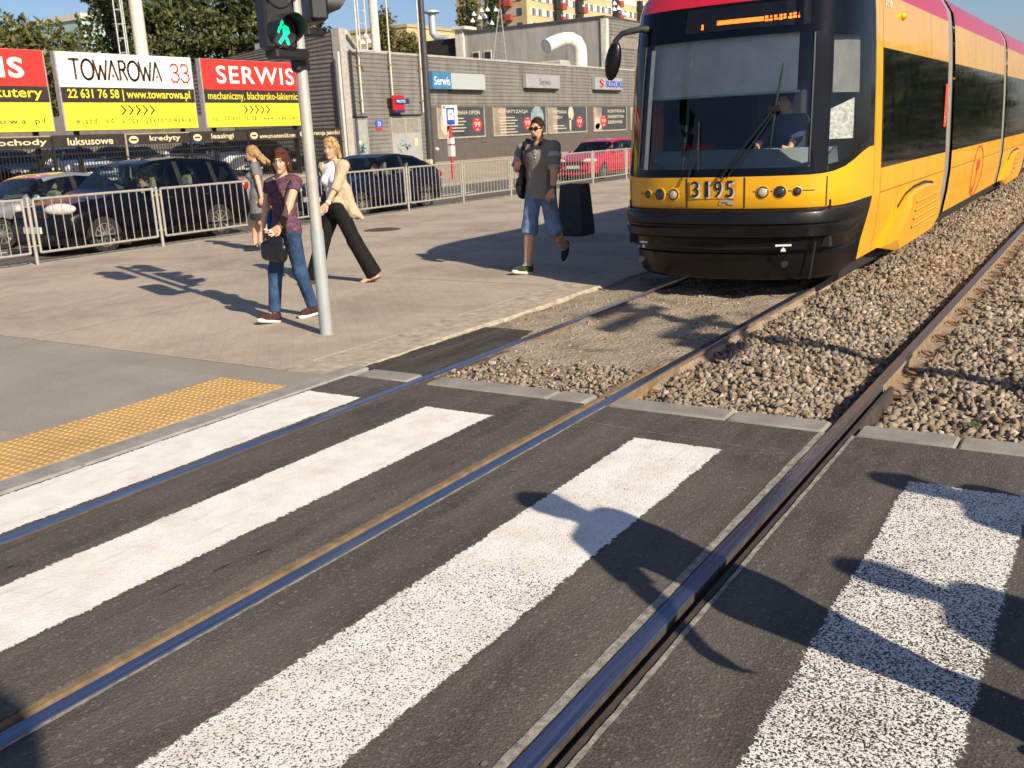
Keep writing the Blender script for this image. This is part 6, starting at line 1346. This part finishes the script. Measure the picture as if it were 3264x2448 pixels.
mb.build('sunglasses', M('sunglass_black', (.006,)*3, .1, spec=.7), w.root, smooth=True, world=False)
dd = (w.wr[1]-w.el[1])/np.linalg.norm(w.wr[1]-w.el[1]); wt = w.wr[1]-dd*.03; MB().tube([tuple(wt-dd*.02), tuple(wt+dd*.02)], [.037, .036], 14).build('watch', M('watch_steel', (.12, .12, .13), .3, .7), w.root, smooth=True, world=False)
bp = w.wear('backpack', [('e', (-.20, .15, 1.10), (.15, .10, .22), .03), ('e', (-.27, .07, .98), (.07, .12, .14), .04)], BAG)
strap(w, [w.T((-.12, .10, 1.50)), w.T((-.125, .0, 1.515)), w.T((-.14, -.12, 1.43)), w.T((-.16, -.155, 1.30)), w.T((-.19, -.12, 1.12)), np.array((-.24, -.02, 1.0))], .022, BAG).parent = bp
# -- woman in the grey dress
w = Human('woman in a short grey dress with windblown blonde hair walking along the guardrail', (-12.0, 11.3, 0), R(-55), 1.70, True, SK1, legs={-1: (-.07, -.16, 0, 6, 0), 1: (.07, .2, .02, -10, 0)}, arms={1: ((.24, .10, .90), (.4, 1, 0), (0, -.1, -1)), -1: ((-.22, -.10, .88), (-.3, 1, 0), (.0, -.1, -1))}, lean=.03, tyaw=6, hyaw=0, vox=.0115)
w.wear('dress', w.torso(.016)+w.arm(1, .26, .02)+w.arm(-1, .26, .02)+[('c', (0, .01, .95), (0, .0, .60), .155, .175, .05, 'flat')], cloth('dress_grey', (.16, .155, .165), .25, 40), [((0, 0, .60), (0, 0, -1)), (w.T((0, -.03, 1.47)), (0, -.6, .8)), (w.T((0, 0, 1.5)), (0, 0, 1))])
w.wear('lace_hem', [('c', (0, .01, .70), (0, .0, .54), .176, .182, .02, 'flat')], cloth('lace_black', (.03, .028, .032), .6, 60), [((0, 0, .66), (0, 0, 1))])
w.hair([((0, .08, .02), (.03, .17, -.08), .06, .05), ((.02, .14, -.05), (.05, .27, -.14), .05, .03), ((.05, .08, .0), (.09, .20, -.16), .04, .025), ((-.05, .06, 0), (-.04, .16, -.15), .04, .03), ((0, -.05, .10), (.02, -.03, .10), .025, .025)], hairm('hair_gold', (.33, .205, .095)), ((0, -.112, -.04), (.064, .075, .09)))
bp = w.wear('cream_bag', [('e', (-.26, -.17, .50), (.06, .12, .17), .03)], cloth('bag_cream', (.46, .41, .30))); strap(w, [(-.24, -.15, .62), (-.225, -.12, .78), (-.23, -.18, .62)], .012, MATS['bag_cream']).parent = bp
for g in (1, -1): w.shoe(g, M('shoe_black', (.015,)*3, .4), M('sole_black', (.02,)*3, .7))
# -- pedestrians to the right of the view: their shadows lie across the crossing
def walker(label, loc, phi, hgt, leg, top, bot, arms, hair=True, female=True):
    w = Human(label, loc, R(phi), hgt, female, SK1, 'pedestrians crossing to the right of the view', legs=leg, arms=arms, lean=.02, vox=.015)
    w.wear('top', w.torso(.016)+w.arm(1, .4, .018)+w.arm(-1, .4, .018), top, [((0, 0, .9), (0, 0, -1)), (w.T((0, 0, 1.49)), (0, 0, 1))]); w.wear('trousers', [('e', (0, .012, .945), (.175, .128, .13), .03)]+[q for g in (1, -1) for q in w.leg(g, (.097, .08, .062), .97)], bot, [((0, 0, 1.02), (0, 0, 1))])
    w.hair([((0, .08, .02), (0, .10, -.09), .05, .04), ((0, .08, .1), (0, .15, .14), .04, .035)], MATS['hair_brown'])
    for g in (1, -1): w.shoe(g, SNK, SOLE)
    return w
GT = cloth('tee_green', (.05, .10, .06)); RT = cloth('tee_rust', (.25, .08, .04)); NT = cloth('tee_navy', (.03, .04, .08))
walker('walker in a green tee, casting the nearest big shadow on the crossing', (.40, 2.56, 0), -80, 1.76, {1: (.07, .36, .02, -12, 0), -1: (-.07, -.18, 0, 8, 0)}, GT, DENIM, {1: ((.52, .05, 1.02), (.3, .6, -1), (.1, -.2, -1)), -1: ((-.24, -.1, .9), (-.3, 1, 0), (0, -.1, -1))})
walker('walker in a rust tee, second from the camera on the right', (1.85, 2.50, 0), -84, 1.72, {1: (.07, -.28, 0, 8, 0), -1: (-.07, .3, .02, -12, 0)}, RT, MATS['trousers_black'], {1: ((.26, -.2, .9), (.3, 1, 0), (0, -.3, -1)), -1: ((-.26, .15, .9), (-.3, 1, 0), (0, -.1, -1))})
walker('walker in a navy tee, furthest from the camera on the right', (1.82, 3.52, 0), -80, 1.76, {1: (.07, .25, .02, -10, 0), -1: (-.07, -.25, 0, 8, 0)}, NT, DENIML, {1: ((.27, .15, .9), (.3, 1, 0), (0, -.1, -1)), -1: ((-.27, -.15, .9), (-.3, 1, 0), (0, -.1, -1))}, female=False)
# -- drivers
def driver(label, loc, shirt, skin, armz, phi=0, hair='hair_dark'):
    w = Human(label, loc, phi, 1.72, False, skin, None, legs={1: (.12, -.62, .43, 10, 0), -1: (-.12, -.62, .43, 10, 0)}, arms={1: ((.17, -.45, armz), (.8, .5, -.8), (-.4, -.7, .2)), -1: ((-.17, -.45, armz), (-.8, .5, -.8), (.4, -.7, .2))}, lean=-.05, vox=.014)
    w.wear('shirt', w.torso(.018)+w.arm(1, .7, .02)+w.arm(-1, .7, .02), shirt, [(w.T((0, 0, .9)), (0, 0, -1)), (w.T((0, 0, 1.5)), (0, 0, 1))]); w.wear('trousers', [('e', (0, .012, .945), (.17, .125, .13), .03)]+[q for g in (1, -1) for q in w.leg(g, (.095, .075, .06), .95)], MATS['trousers_black'])
    w.hair([((-.03, -.05, .10), (.03, -.05, .10), .02, .02)], MATS[hair], ((0, -.115, -.035), (.078, .08, .098)), .01); return w
SHW = cloth('shirt_pale', (.60, .64, .72), .05)
driver('driver in a pale shirt at the wheel of the black SUV', (-16.5, 12.55, -.47), SHW, SK2, 1.17)
driver('tram driver in a dark blue shirt behind the windscreen', (TX+.33, 10.3, .30), cloth('shirt_blue', (.03, .045, .10)), SK2, 1.10)
driver('driver with brown hair in the dark blue hatchback', (-16.28, 19.3, -.58), cloth('shirt_brown', (.2, .11, .07)), SK1, 1.15, hair='hair_brown')
